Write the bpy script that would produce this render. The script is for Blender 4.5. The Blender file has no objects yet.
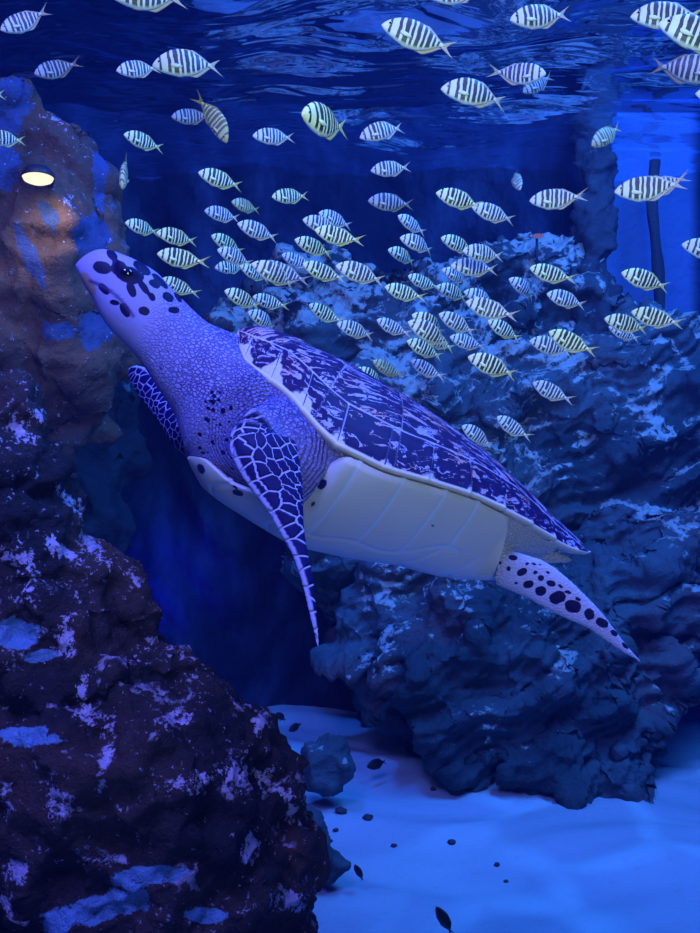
import bpy, bmesh, math, random
import numpy as np
from mathutils import Vector, Matrix, noise as mnoise
from mathutils.bvhtree import BVHTree

random.seed(7)
rng = np.random.default_rng(7)
SC = bpy.context.scene
COL = SC.collection
F = 900.0            # focal length in pixels of the 700 x 933 frame
CZ = 1.4             # camera height above the sand

# ------------------------------------------------------------------ camera
cam = bpy.data.cameras.new('camera')
cam.sensor_fit = 'HORIZONTAL'
cam.sensor_width = 36.0
cam.lens = 36.0 * F / 700.0
cam.clip_start = 0.02
cam_o = bpy.data.objects.new('camera', cam)
cam_o.location = (0, 0, CZ)
cam_o.rotation_euler = (math.pi / 2, 0, 0)
COL.objects.link(cam_o)
SC.camera = cam_o

# ------------------------------------------------------------------ colour management, world
SC.view_settings.view_transform = 'Standard'
SC.view_settings.look = 'None'
SC.view_settings.gamma = 1.0
SC.view_settings.exposure = 0.0
SC.view_settings.use_curve_mapping = False
SC.cycles.max_bounces = 5
SC.cycles.diffuse_bounces = 2
SC.cycles.glossy_bounces = 3
SC.cycles.transparent_max_bounces = 6
SC.cycles.volume_bounces = 0
SC.cycles.caustics_reflective = False
SC.cycles.caustics_refractive = False
world = bpy.data.worlds.new('water_light')
SC.world = world
world.use_nodes = True
world.node_tree.nodes['Background'].inputs[0].default_value = (0.012, 0.06, 0.75, 1)
world.node_tree.nodes['Background'].inputs[1].default_value = 0.04


def aim(o, target):
    d = Vector(target) - o.location
    o.rotation_euler = d.to_track_quat('-Z', 'Y').to_euler()


def area(name, loc, target, size, power, col, size_y=None):
    l = bpy.data.lights.new(name, 'AREA')
    l.size = size
    if size_y:
        l.shape = 'RECTANGLE'
        l.size_y = size_y
    l.energy = power
    l.color = col
    o = bpy.data.objects.new(name, l)
    o.location = loc
    COL.objects.link(o)
    aim(o, target)
    return o


def spot(name, loc, target, power, col, angle, blend=0.6, radius=0.05):
    l = bpy.data.lights.new(name, 'SPOT')
    l.energy = power
    l.color = col
    l.spot_size = math.radians(angle)
    l.spot_blend = blend
    l.shadow_soft_size = radius
    o = bpy.data.objects.new(name, l)
    o.location = loc
    COL.objects.link(o)
    aim(o, target)
    return o


# lamps over the tank (they hang above the water) and added pale fill lights from the camera side
area('violet_tank_lamp', (-0.75, 0.15, 3.7), (-0.10, 1.75, 1.4), 1.2, 760, (0.20, 0.20, 1.0))
area('blue_tank_lamp', (1.7, 1.9, 4.2), (1.1, 4.6, 1.2), 1.6, 1350, (0.045, 0.235, 1.0))
area('blue_rear_lamp', (-0.2, 2.6, 4.3), (-0.3, 5.0, 0.8), 1.6, 70, (0.04, 0.18, 1.0))
spot('blue_sand_fill', (-0.95, 2.9, 4.2), (-0.08, 4.5, 0.0), 2200, (0.02, 0.15, 1.0), 34, 1.0, .2)  # added spot that brightens the dark sand beside the reef
spot('blue_wall_lamp', (1.45, 3.5, 2.70), (1.50, 5.3, 2.62), 30, (0.02, 0.14, 1.0), 74, 1.0, .1)
spot('blue_glow_lamp', (-1.30, 4.5, 0.55), (-1.02, 5.25, 0.75), 60, (0.02, 0.02, 1.0), 60, 1.0, .08)
spot('pale_front_fill', (0.5, -0.5, 1.95), (0.15, 2.2, 2.30), 96, (0.72, 1.0, 0.44), 50, .7, .3)  # added unseen fill light that whitens the fish
spot('low_front_fill', (0.5, -0.9, 1.35), (0.12, 2.0, 1.70), 102, (0.38, 0.50, 0.66), 52, .7, .4)  # added unseen fill light that lifts the turtle's underside
# added lamp with a caustic line pattern put into its emission
rip = spot('caustic_pattern_lamp', (1.5, 2.6, 4.4), (1.15, 3.3, 0.0), 1700, (0.06, 0.32, 1.0), 38, .8, .01)
rip.data.use_nodes = True
nt = rip.data.node_tree
em = nt.nodes['Emission']
tc = nt.nodes.new('ShaderNodeTexCoord')
wp = nt.nodes.new('ShaderNodeTexNoise'); wp.inputs['Scale'].default_value = 5.0
mxv = nt.nodes.new('ShaderNodeMix'); mxv.data_type = 'VECTOR'; mxv.inputs[0].default_value = .12
vo = nt.nodes.new('ShaderNodeTexVoronoi'); vo.feature = 'DISTANCE_TO_EDGE'; vo.inputs['Scale'].default_value = 7.0
mr = nt.nodes.new('ShaderNodeMapRange'); mr.interpolation_type = 'SMOOTHERSTEP'
mr.inputs[1].default_value = .13; mr.inputs[2].default_value = .0; mr.inputs[3].default_value = .12; mr.inputs[4].default_value = 1.0
nt.links.new(tc.outputs['Normal'], wp.inputs['Vector'])
nt.links.new(tc.outputs['Normal'], mxv.inputs[4]); nt.links.new(wp.outputs['Color'], mxv.inputs[5])
nt.links.new(mxv.outputs[1], vo.inputs['Vector']); nt.links.new(vo.outputs['Distance'], mr.inputs[0])
nt.links.new(mr.outputs[0], em.inputs['Strength'])


# ------------------------------------------------------------------ helpers
def P(px, py, Y):
    """the point at distance Y seen at a pixel of the 700 x 933 frame"""
    return Vector(((px - 350.0) / F * Y, Y, CZ - (py - 466.5) / F * Y))


def pchip(xs, ys, q):
    xs = np.asarray(xs, float); ys = np.asarray(ys, float); q = np.asarray(q, float)
    h = np.diff(xs); d = np.diff(ys) / h
    m = np.zeros_like(ys)
    m[0] = d[0]; m[-1] = d[-1]
    for i in range(1, len(xs) - 1):
        if d[i - 1] * d[i] > 0:
            w1 = 2 * h[i] + h[i - 1]; w2 = h[i] + 2 * h[i - 1]
            m[i] = (w1 + w2) / (w1 / d[i - 1] + w2 / d[i])
    k = np.clip(np.searchsorted(xs, q) - 1, 0, len(xs) - 2)
    t = np.clip((q - xs[k]) / h[k], 0, 1)
    return ((2*t**3 - 3*t**2 + 1) * ys[k] + (t**3 - 2*t**2 + t) * h[k] * m[k]
            + (-2*t**3 + 3*t**2) * ys[k+1] + (t**3 - t**2) * h[k] * m[k+1])


def mesh_from(name, verts, faces, smooth=True):
    me = bpy.data.meshes.new(name)
    me.from_pydata([tuple(v) for v in verts], [], [tuple(f) for f in faces])
    me.update()
    if smooth:
        me.polygons.foreach_set('use_smooth', [True] * len(me.polygons))
    return me


def link(name, me, mat=None, parent=None):
    o = bpy.data.objects.new(name, me)
    if mat and not me.materials:
        me.materials.append(mat)
    COL.objects.link(o)
    if parent:
        o.parent = parent
    return o


def tag(o, label, cat, group=None, kind=None):
    o['label'] = label
    o['category'] = cat
    if group:
        o['group'] = group
    if kind:
        o['kind'] = kind
    return o


def fattr(me, name, vals):
    a = me.attributes.new(name, 'FLOAT', 'POINT')
    a.data.foreach_set('value', np.asarray(vals, np.float32))


def vattr(me, name, vals):
    a = me.attributes.new(name, 'FLOAT_VECTOR', 'POINT')
    a.data.foreach_set('vector', np.asarray(vals, np.float32).ravel())


def coords(me):
    v = np.empty(len(me.vertices) * 3, np.float32)
    me.vertices.foreach_get('co', v)
    return v.reshape(-1, 3).astype(float)


def baked(o):
    """the evaluated mesh of o; o itself is removed"""
    dg = bpy.context.evaluated_depsgraph_get()
    dg.update()
    me = bpy.data.meshes.new_from_object(o.evaluated_get(dg))
    old = o.data
    bpy.data.objects.remove(o)
    bpy.data.meshes.remove(old)
    me.polygons.foreach_set('use_smooth', [True] * len(me.polygons))
    return me


def grid_faces(nr, nc, closed=False, off=0):
    out = []
    for i in range(nr - 1):
        for j in range(nc if closed else nc - 1):
            a = off + i * nc + j; b = off + i * nc + (j + 1) % nc
            out.append((a, b, b + nc, a + nc))
    return out


def ellipsoid(c, r, M=None, sub=3):
    bm = bmesh.new()
    bmesh.ops.create_icosphere(bm, subdivisions=sub, radius=1)
    V = [Vector(c) + ((M or Matrix.Identity(3)) @ Vector((v.co.x * r[0], v.co.y * r[1], v.co.z * r[2]))) for v in bm.verts]
    Fc = [tuple(v.index for v in f.verts) for f in bm.faces]
    bm.free()
    return V, Fc


# ------------------------------------------------------------------ node helper
class N:
    def __init__(self, name):
        self.m = bpy.data.materials.new(name)
        self.m.use_nodes = True
        self.t = self.m.node_tree
        self.t.nodes.clear()
        self.out = self.t.nodes.new('ShaderNodeOutputMaterial')

    def n(self, typ, ins=None, **kw):
        nd = self.t.nodes.new('ShaderNode' + typ)
        for k, v in kw.items():
            setattr(nd, k, v)
        for k, v in (ins or {}).items():
            self.put(nd.inputs[k], v)
        return nd

    def put(self, sock, v):
        if hasattr(v, 'is_output'):
            self.t.links.new(v, sock)
        elif isinstance(v, (tuple, list)) and len(v) == 3 and sock.type == 'RGBA':
            sock.default_value = (*v, 1)
        else:
            sock.default_value = v

    def math(self, op, a, b=0.0, c=None, clamp=False):
        nd = self.n('Math', operation=op, use_clamp=clamp)
        self.put(nd.inputs[0], a); self.put(nd.inputs[1], b)
        if c is not None:
            self.put(nd.inputs[2], c)
        return nd.outputs[0]

    def mix(self, f, a, b):
        nd = self.n('Mix', data_type='RGBA')
        self.put(nd.inputs[0], f); self.put(nd.inputs[6], a); self.put(nd.inputs[7], b)
        return nd.outputs[2]

    def ramp(self, f, stops, interp='LINEAR'):
        nd = self.n('ValToRGB')
        cr = nd.color_ramp
        cr.interpolation = interp
        while len(cr.elements) < len(stops):
            cr.elements.new(0.5)
        for e, (p, c) in zip(cr.elements, stops):
            e.position = p
            e.color = (*c, 1) if isinstance(c, (tuple, list)) else (c, c, c, 1)
        self.put(nd.inputs[0], f)
        return nd.outputs[0]

    def step(self, f, lo, hi):
        nd = self.n('MapRange', interpolation_type='SMOOTHSTEP')
        self.put(nd.inputs[0], f)
        self.put(nd.inputs[1], lo); self.put(nd.inputs[2], hi)
        return nd.outputs[0]

    def attr(self, name, out='Fac'):
        return self.n('Attribute', attribute_name=name).outputs[out]

    def obj(self):
        return self.n('TexCoord').outputs['Object']

    def scale(self, vec, s):
        return self.n('Mapping', {'Vector': vec, 'Scale': s}).outputs[0]

    def noise(self, vec, scale, detail=4, rough=0.55, dist=0.0, out=0):
        return self.n('TexNoise', {'Vector': vec, 'Scale': scale, 'Detail': detail, 'Roughness': rough, 'Distortion': dist}).outputs[out]

    def voro(self, vec, scale, feature='F1', rand=1.0, out='Distance'):
        return self.n('TexVoronoi', {'Vector': vec, 'Scale': scale, 'Randomness': rand}, feature=feature).outputs[out]

    def bump(self, h, strength, dist=0.01):
        return self.n('Bump', {'Height': h, 'Strength': strength, 'Distance': dist}).outputs[0]

    def surf(self, col, rough=0.6, spec=0.3, normal=None, **kw):
        b = self.n('BsdfPrincipled', {'Base Color': col, 'Roughness': rough, 'Specular IOR Level': spec})
        if normal is not None:
            self.put(b.inputs['Normal'], normal)
        for k, v in kw.items():
            self.put(b.inputs[k.replace('_', ' ')], v)
        self.t.links.new(b.outputs[0], self.out.inputs[0])
        return self.m


# ================================================================== the setting
def grid_mesh(name, x0, x1, y0, y1, nx, ny, fz):
    xs = np.linspace(x0, x1, nx); ys = np.linspace(y0, y1, ny)
    X, Y = np.meshgrid(xs, ys, indexing='ij')
    Z = fz(X, Y)
    return mesh_from(name, np.stack([X, Y, Z], 2).reshape(-1, 3), [f[::-1] for f in grid_faces(nx, ny)])


def sand_z(X, Y):
    z = .030 * np.sin(X * 2.1 + .7 * Y) * np.sin(Y * 1.3 + .4) + .018 * np.sin(Y * 9 + 2.5 * np.sin(X * 1.7) + .8 * X)
    z += .006 * np.sin(Y * 23 + 3 * np.sin(X * 4.1))
    return z - .02


m = N('pale_sand')
ob = m.obj()
c = m.mix(m.noise(ob, 3.0, 5), (.22, .33, .44), (.32, .43, .55))
c = m.mix(m.math('MULTIPLY', m.step(m.noise(ob, 46, 3), .60, .68), .35), c, (.25, .28, .30))
sand_mat = m.surf(c, .9, .1, m.bump(m.math('ADD', m.noise(ob, 240, 2), m.math('MULTIPLY', m.noise(ob, 18, 3), 1.5)), .5, .008))
o = link('floor', grid_mesh('floor', -3.6, 3.6, .2, 5.3, 260, 260, sand_z), sand_mat)
o['kind'] = 'structure'
tag(o, 'pale rippled sand floor of the tank', 'floor', kind='structure')

m = N('blue_tank_wall')
ob = m.obj()
c = m.mix(m.noise(ob, .7, 3), (.012, .03, .20), (.03, .07, .30))
wall_mat = m.surf(c, .8, .1)


def box_mesh(name, lo, hi):
    bm = bmesh.new()
    bmesh.ops.create_cube(bm, size=1)
    for v in bm.verts:
        v.co = Vector([lo[i] + (v.co[i] + .5) * (hi[i] - lo[i]) for i in range(3)])
    me = bpy.data.meshes.new(name); bm.to_mesh(me); bm.free()
    return me


def wall_y(X, Z):
    y = .10 * np.abs(np.sin(X * 2.3 + .6 * np.sin(Z * 1.7))) + .05 * np.sin(X * 6.1 + 1.3 * np.sin(Z * 3.1)) + .03 * np.sin(X * 13 + Z * 5) + .02 * np.sin(Z * 17 + 4 * np.sin(X * 7))
    smooth = np.clip((np.abs(X - 1.72) - .30) / .25, 0, 1)
    return 5.34 - np.maximum(y, -.05) * smooth


gxs = np.linspace(-3.8, 3.8, 300); gzs = np.linspace(-.2, 3.5, 160)
GX, GZ = np.meshgrid(gxs, gzs, indexing='ij')
m2 = N('dark_wall_rock')
ob2 = m2.obj()
wc = m2.mix(m2.step(m2.noise(m2.scale(ob2, (1.2, 1, .5)), 2.2, 5, .65), .42, .66), (.005, .011, .035), (.020, .042, .10))
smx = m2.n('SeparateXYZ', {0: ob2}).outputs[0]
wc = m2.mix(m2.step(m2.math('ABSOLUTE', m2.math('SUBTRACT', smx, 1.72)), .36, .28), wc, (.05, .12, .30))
o = link('wall_back', mesh_from('wall_back', np.stack([GX, wall_y(GX, GZ), GZ], 2).reshape(-1, 3), grid_faces(300, 160)), m2.surf(wc, .85, .1, m2.bump(m2.noise(ob2, 9, 5), .8, .05)))
tag(o, 'dark blue rocky rear wall of the tank with one smooth lit panel', 'wall', kind='structure')
for nm, lo, hi in (('wall_left', (-3.8, .2, -.2), (-3.6, 5.25, 3.5)), ('wall_right', (3.6, .2, -.2), (3.8, 5.25, 3.5))):
    o = link(nm, box_mesh(nm, lo, hi), wall_mat)
    tag(o, {'wall_left': 'deep blue tank wall on the side the turtle faces', 'wall_right': 'deep blue tank wall behind the turtle tail side'}[nm], 'wall', kind='structure')

# water surface seen from below
WZ = 3.12
def wave(X, Y):
    z = 0
    r = np.random.default_rng(3)
    for _ in range(26):
        k = r.uniform(3, 26); th = r.normal(math.pi / 2, .55)
        z = z + .045 / k * np.sin(k * (X * math.cos(th) + Y * math.sin(th)) + r.uniform(0, 6.28))
    return WZ + z * 1.25


m = N('water_surface')
ob = m.obj()
nrm = m.bump(m.noise(m.scale(ob, (.8, 2.6, 1)), 3.2, 2, .45, .3), .5, .06)
g = m.n('BsdfGlossy', {'Color': (.75, .85, 1.0), 'Roughness': .03, 'Normal': nrm})
t = m.n('BsdfTransparent', {'Color': (.8, .92, 1.0)})
mx = m.n('MixShader', {0: .22, 1: g.outputs[0], 2: t.outputs[0]})
m.t.links.new(mx.outputs[0], m.out.inputs[0])
o = link('water_surface', grid_mesh('water_surface', -3.59, 3.59, -.3, 5.36, 460, 460, wave), m.m)
tag(o, 'rippling water surface seen from below along the top', 'water', kind='structure')


WATER_DENSITY = .017

# ------------------------------------------------------------------ rocks
def rock_mesh(name, poly, Y, depth=1.0, voxel=.012, nmax=70, seed=1, big=.06, mid=.03, fine=.012, size=.35, jit=.25, flat=1.0, stretch=1.0, smooth=3, strata=0.0):
    """boulders packed into the outline the rock shows (pixels, at distance Y), fused and weathered into one rock"""
    r = np.random.default_rng(seed)
    Yf = Y if callable(Y) else (lambda a, b: Y)
    pw = np.array(poly, float) / 100.0            # outline in hundreds of pixels
    A = pw; B = np.roll(pw, -1, 0)
    n = 90
    lo = pw.min(0); hi = pw.max(0)
    gx, gz = np.meshgrid(np.linspace(lo[0], hi[0], n), np.linspace(lo[1], hi[1], n), indexing='ij')
    q = np.stack([gx.ravel(), gz.ravel()], 1)
    ins = np.zeros(len(q), bool)
    for a, b in zip(A, B):
        c = ((a[1] > q[:, 1]) != (b[1] > q[:, 1])) & (q[:, 0] < (b[0] - a[0]) * (q[:, 1] - a[1]) / ((b[1] - a[1]) + 1e-12) + a[0])
        ins ^= c
    q = q[ins]
    dist = np.full(len(q), 9.0)
    for a, b in zip(A, B):
        ab = b - a
        t = np.clip(((q - a) @ ab) / (ab @ ab + 1e-12), 0, 1)
        dist = np.minimum(dist, np.linalg.norm(q - a - t[:, None] * ab, axis=1))
    cov = np.zeros(len(q), bool); sph = []
    while len(sph) < nmax:
        sc = np.where(cov, 0, dist)
        k = int(np.argmax(sc))
        if sc[k] < .03:
            break
        rad = dist[k]
        sph.append((q[k][0], q[k][1], rad))
        cov |= np.linalg.norm(q - q[k], axis=1) < rad * .72
    Va, Fa = [], []
    for (x, z, rad) in sph:
        Yc = Yf(x * 100, z * 100)
        cen = P(x * 100, z * 100, Yc)
        rad = rad * 100 / F * Yc
        ry = min(rad * r.uniform(.8, 1.25), .9) * depth * flat
        M = Matrix.Rotation(r.uniform(-.25, .25), 3, 'Z') @ Matrix.Rotation(r.uniform(-.5, .5), 3, 'X') @ Matrix.Rotation(r.uniform(-.7, .2), 3, 'Y')
        V, Fc = ico3
        o = len(Va)
        cen.y += r.uniform(-jit, jit) * min(rad, .5) + ry * .4
        e = r.uniform(2.2, 4.5)
        for v in V:
            k = (abs(v[0]) ** e + abs(v[1]) ** e + abs(v[2]) ** e) ** (-1 / e) * (1 if e < 2.5 else .92)
            Va.append(tuple(cen + M @ Vector((v[0] * k * rad * stretch ** .35, v[1] * k * ry, v[2] * k * rad * stretch ** -.6))))
        Fa += [tuple(i + o for i in f) for f in Fc]
    raw = mesh_from('raw', Va, Fa)
    ro = bpy.data.objects.new('raw', raw); COL.objects.link(ro)
    md = ro.modifiers.new('r', 'REMESH'); md.mode = 'VOXEL'; md.voxel_size = voxel
    md = ro.modifiers.new('s', 'SMOOTH'); md.iterations = smooth
    for typ, st, sz, mid_ in (('MUSGRAVE', big, size, .6), ('VORONOI', mid, size * .42, .35), ('CLOUDS', fine, size * .14, .5)):
        if st <= 0:
            continue
        tx = bpy.data.textures.new(name + typ, typ)
        tx.noise_scale = sz
        if typ == 'CLOUDS':
            tx.noise_depth = 3
            tx.noise_type = 'HARD_NOISE'
        elif typ == 'MUSGRAVE':
            tx.musgrave_type = 'RIDGED_MULTIFRACTAL'
            tx.octaves = 5
            tx.noise_intensity = .7
        else:
            tx.distance_metric = 'MANHATTAN' if seed % 2 else 'DISTANCE'
        md = ro.modifiers.new('d', 'DISPLACE'); md.texture = tx; md.strength = st; md.mid_level = mid_
        md.texture_coords = 'GLOBAL'
    me = baked(ro)
    me.name = name
    if strata:
        # slanting beds: each juts out over the one below
        v = coords(me)
        wob = .07 * np.sin(v[:, 0] * 2.3 + 1.1) + .04 * np.sin(v[:, 0] * 6.1 + v[:, 1] * 4) + .018 * np.sin(v[:, 0] * 17 + v[:, 2] * 5)
        c = (v[:, 2] * .94 - v[:, 0] * .34 + wob) / .235
        f = c - np.floor(c)
        amp = .55 + .45 * np.sin(np.floor(c) * 2.4 + v[:, 0] * 1.7)
        saw = np.where(f < .82, f / .82, (1 - f) / .18)
        c2 = (v[:, 2] * .90 - v[:, 0] * .44 + wob * 1.6) / .072
        f2 = c2 - np.floor(c2)
        v[:, 1] -= strata * amp * (saw - .4) + strata * .22 * (np.where(f2 < .8, f2 / .8, (1 - f2) / .2) - .4)
        me.vertices.foreach_set('co', v.astype(np.float32).ravel())
        me.update()
    return me


_bm = bmesh.new(); bmesh.ops.create_icosphere(_bm, subdivisions=3, radius=1)
ico3 = ([tuple(v.co) for v in _bm.verts], [tuple(v.index for v in f.verts) for f in _bm.faces]); _bm.free()


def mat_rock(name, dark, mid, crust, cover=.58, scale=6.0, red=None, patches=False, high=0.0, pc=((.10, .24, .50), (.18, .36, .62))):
    m = N(name)
    ob = m.obj()
    big = m.noise(ob, scale * .35, 4)
    col = m.mix(m.step(big, .38, .62), dark, mid)
    if red:
        col = m.mix(m.math('MULTIPLY', m.step(m.noise(m.scale(ob, (1.3, 1, .8)), scale * .4, 4), .50, .66), .8), col, red)
    up = m.n('SeparateXYZ', {0: m.n('NewGeometry').outputs['Normal']}).outputs[2]
    cr = m.noise(ob, scale, 6, .68, .8)
    cr = m.math('ADD', cr, m.math('MULTIPLY', up, .07))
    speck = m.noise(ob, scale * 7, 3, .6)
    if high:
        # crust colour thins out towards the foot of the rock
        cr = m.math('ADD', cr, m.math('MULTIPLY', m.math('SUBTRACT', m.n('SeparateXYZ', {0: ob}).outputs[2], 1.35), high))
    f = m.step(m.math('ADD', cr, m.math('MULTIPLY', m.math('SUBTRACT', speck, .5), .30)), cover, cover + .07)
    col = m.mix(f, col, m.mix(m.noise(ob, scale * 3, 2), crust, tuple(x * .6 for x in crust)))
    if patches:
        fk = m.math('ADD', m.noise(ob, 75, 4, .7), m.math('ADD', m.math('MULTIPLY', m.noise(ob, 5, 3), .55), m.math('MULTIPLY', up, .06)))
        col = m.mix(m.math('MULTIPLY', m.step(fk, .945, 1.0), .8), col, crust)
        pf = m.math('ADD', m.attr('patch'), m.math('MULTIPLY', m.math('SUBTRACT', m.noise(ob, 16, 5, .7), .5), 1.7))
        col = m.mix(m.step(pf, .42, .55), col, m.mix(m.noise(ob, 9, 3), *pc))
        pf = m.math('ADD', m.math('MULTIPLY', m.attr('lace'), .16), m.noise(ob, 42, 6, .78))
        col = m.mix(m.step(pf, .62, .67), col, m.mix(m.noise(ob, 60, 2), (.62, .56, .80), (.30, .26, .50)))
    h = m.math('ADD', m.math('MULTIPLY', m.noise(ob, scale * 4, 6, .7), 1.0), m.math('MULTIPLY', f, .25))
    return m.surf(col, .85, .2, m.bump(h, .9, .03))


rock_near_mat = mat_rock('brown_encrusted_rock', (.012, .012, .018), (.055, .036, .040), (.42, .38, .56), .615, 7.0, (.085, .040, .032), True)
rock_far_mat = mat_rock('blue_grey_rock', (.015, .035, .05), (.05, .09, .12), (.36, .46, .50), .56, 3.0, (.07, .06, .075), high=.06)
rock_dim_mat = mat_rock('dim_rock', (.012, .022, .035), (.035, .05, .07), (.12, .20, .26), .60, 2.2)
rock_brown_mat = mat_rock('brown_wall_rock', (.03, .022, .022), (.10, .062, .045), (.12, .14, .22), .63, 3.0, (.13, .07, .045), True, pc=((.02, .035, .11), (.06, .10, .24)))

# near rock: fills the lower corner
near_poly = [(-60, 330), (0, 374), (28, 398), (52, 428), (66, 462), (76, 492), (92, 528), (110, 556), (138, 572), (152, 578), (170, 606), (177, 640), (182, 655), (200, 672), (222, 682),
             (246, 700), (270, 716), (290, 738), (302, 760), (312, 790), (320, 830), (324, 880), (325, 930), (322, 1010), (200, 1010), (-60, 1010)]
near_poly = [(x - 13 if x > 40 else x - 6, y + 4) for x, y in near_poly]
me = rock_mesh('encrusted_rock', near_poly, 1.75, .75, .0085, 150, 3, .040, .035, .019, .20, .3)
V = coords(me)
RX = 350 + F * V[:, 0] / V[:, 1]; RY = 466.5 - F * (V[:, 2] - CZ) / V[:, 1]; RD = V[:, 1]
rtree = BVHTree.FromPolygons([Vector(v) for v in V], [tuple(p.vertices) for p in me.polygons])


def rock_marks(spots):
    out = np.zeros(len(V))
    for cx, cy, a, b, ang in spots:
        d = P(cx, cy, 1.0) - Vector((0, 0, CZ))
        h = rtree.ray_cast(Vector((0, 0, CZ)), d.normalized())
        if h[0] is None:
            continue
        c, s = math.cos(math.radians(ang)), math.sin(math.radians(ang))
        dx, dy = RX - cx, RY - cy
        u = (dx * c + dy * s) / a; v = (-dx * s + dy * c) / b
        f = 1.4 - np.sqrt(u ** 2 + v ** 2)
        out = np.maximum(out, np.where(np.abs(RD - h[0].y) < .15, f, 0))
    return np.clip(out, 0, 1.4)


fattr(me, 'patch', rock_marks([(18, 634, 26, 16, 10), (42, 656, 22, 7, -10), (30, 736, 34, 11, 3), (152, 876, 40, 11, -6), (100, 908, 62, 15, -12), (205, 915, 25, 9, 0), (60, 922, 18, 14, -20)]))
fattr(me, 'lace', rock_marks([(20, 430, 24, 10, 50), (40, 415, 12, 8, 0), (70, 500, 20, 7, 40), (60, 550, 34, 9, 35), (100, 555, 26, 8, 50), (20, 560, 24, 13, 30), (32, 590, 12, 18, 0), (132, 575, 18, 6, 55), (66, 640, 10, 24, -15),
                              (82, 690, 9, 28, 0), (90, 715, 26, 12, 20), (105, 760, 8, 32, 10), (58, 800, 16, 24, 0), (235, 690, 30, 10, 40), (262, 720, 12, 16, 20), (235, 770, 14, 18, 60), (195, 780, 32, 10, -10), (165, 720, 12, 8, 0), (265, 780, 20, 9, 40),
                              (292, 805, 10, 22, 0), (250, 850, 10, 20, 20), (290, 900, 20, 14, 0), (15, 870, 16, 16, 0), (105, 860, 22, 6, 0), (8, 800, 8, 24, 0), (150, 640, 8, 6, 0), (180, 715, 14, 10, 10)]))
tag(link('encrusted_rock', me, rock_near_mat), 'brown rock crusted with lilac growth filling the lower corner before the turtle', 'rock')

# slabs leaning on the sand behind the near rock
o = link('rock_slab', rock_mesh('rock_slab', [(306, 742), (325, 738), (342, 741), (351, 758), (350, 775), (338, 790), (326, 797), (312, 792), (300, 770)], 3.72, .8, .010, 24, 5, .03, .02, .01, .15), rock_far_mat)
tag(o, 'small rounded grey rock slab standing on sand beside the encrusted rock', 'rock')
o = link('rock_slab', rock_mesh('rock_slab', [(300, 800), (322, 812), (328, 838), (338, 856), (350, 866), (343, 878), (330, 882), (312, 878), (300, 850)], 3.0, .8, .009, 24, 6, .03, .02, .008, .15), rock_far_mat)
tag(o, 'small pointed grey rock wedge on sand low beside the encrusted rock', 'rock')

# the reef: one stepped mass rising from the sand below the turtle's tail to the far ridge
REEF = [(225, 300), (262, 262), (320, 250), (380, 262), (440, 258), (480, 246), (522, 234), (570, 247), (604, 275), (640, 318), (690, 322), (740, 306), (790, 320), (800, 560), (740, 610), (688, 640), (678, 690), (666, 735),
        (658, 762), (650, 788), (636, 802), (600, 806), (560, 802), (520, 792), (480, 776), (440, 760), (408, 742), (384, 722), (366, 698), (352, 668), (338, 620), (318, 570), (300, 510), (268, 440), (240, 385), (215, 340)]


def reef_y(a, b):
    base = float(np.interp(a, [330, 366, 384, 408, 440, 480, 520, 560, 640, 800], [706, 715, 728, 745, 762, 778, 792, 803, 803, 795]))
    y0 = CZ * F / (base - 466.5) + .10
    back = float(np.interp(base - b, [0, 60, 160, 250, 360, 470, 560], [0, .06, .25, .5, .8, 1.0, 1.2]))
    return min(y0 + back, 5.0)


o = link('reef_rock', rock_mesh('reef_rock', REEF, reef_y, .40, .0135, 230, 9, .15, .08, .04, .45, .3, stretch=1.6, smooth=9, strata=.13), rock_far_mat)
tag(o, 'huge stepped blue reef rock rising from the sand behind turtle and fish', 'rock')

# cliff on the far left with the lamp
cl = [(-120, 40), (-40, 70), (20, 95), (60, 108), (92, 120), (98, 160), (92, 190), (112, 215), (118, 250), (104, 300), (112, 350), (100, 420), (60, 470), (-120, 500)]
me = rock_mesh('cliff_rock', cl, 3.3, .55, .016, 110, 17, .09, .07, .03, .4)
V = coords(me)
RX = 350 + F * V[:, 0] / V[:, 1]; RY = 466.5 - F * (V[:, 2] - CZ) / V[:, 1]; RD = V[:, 1]
rtree = BVHTree.FromPolygons([Vector(v) for v in V], [tuple(p.vertices) for p in me.polygons])
fattr(me, 'patch', rock_marks([(6, 165, 16, 28, 0), (50, 217, 9, 20, -30), (92, 236, 20, 24, 30), (10, 105, 22, 34, 20), (32, 260, 8, 40, -25), (100, 180, 8, 40, 0), (60, 330, 20, 12, 0), (95, 330, 18, 20, 0)]))  # blue highlights on the cliff facets, painted in as colour patches
fattr(me, 'lace', rock_marks([(60, 120, 20, 10, 0), (70, 200, 10, 12, 0)]) * .6)
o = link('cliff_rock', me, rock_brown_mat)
tag(o, 'brown rock cliff behind the turtle head with a glowing lamp', 'rock')
o = link('cliff_rock', rock_mesh('cliff_rock', [(-40, 380), (60, 360), (112, 330), (140, 360), (128, 420), (120, 520), (100, 640), (-40, 640)], 3.9, .6, .02, 60, 18, .09, .07, .03, .4), rock_dim_mat)
tag(o, 'dark rock foot below the brown cliff behind the encrusted rock', 'rock')

# dark spires of the reef before the lit rear wall
reef = bpy.data.objects['reef_rock']
for px, w, y0, y1, Yd in ((598, 20, 60, 330, 4.85),):
    o = link('spire', rock_mesh('spire', [(px - w, y0), (px + w, y0), (px + w * .8, (y0 + y1) / 2), (px + w * 1.3, y1 + 60), (px - w * 1.4, y1 + 60), (px - w * .9, (y0 + y1) / 2)], Yd, 1.0, .018, 60, int(px), .08, .06, .03, .3), rock_dim_mat, reef)

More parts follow.
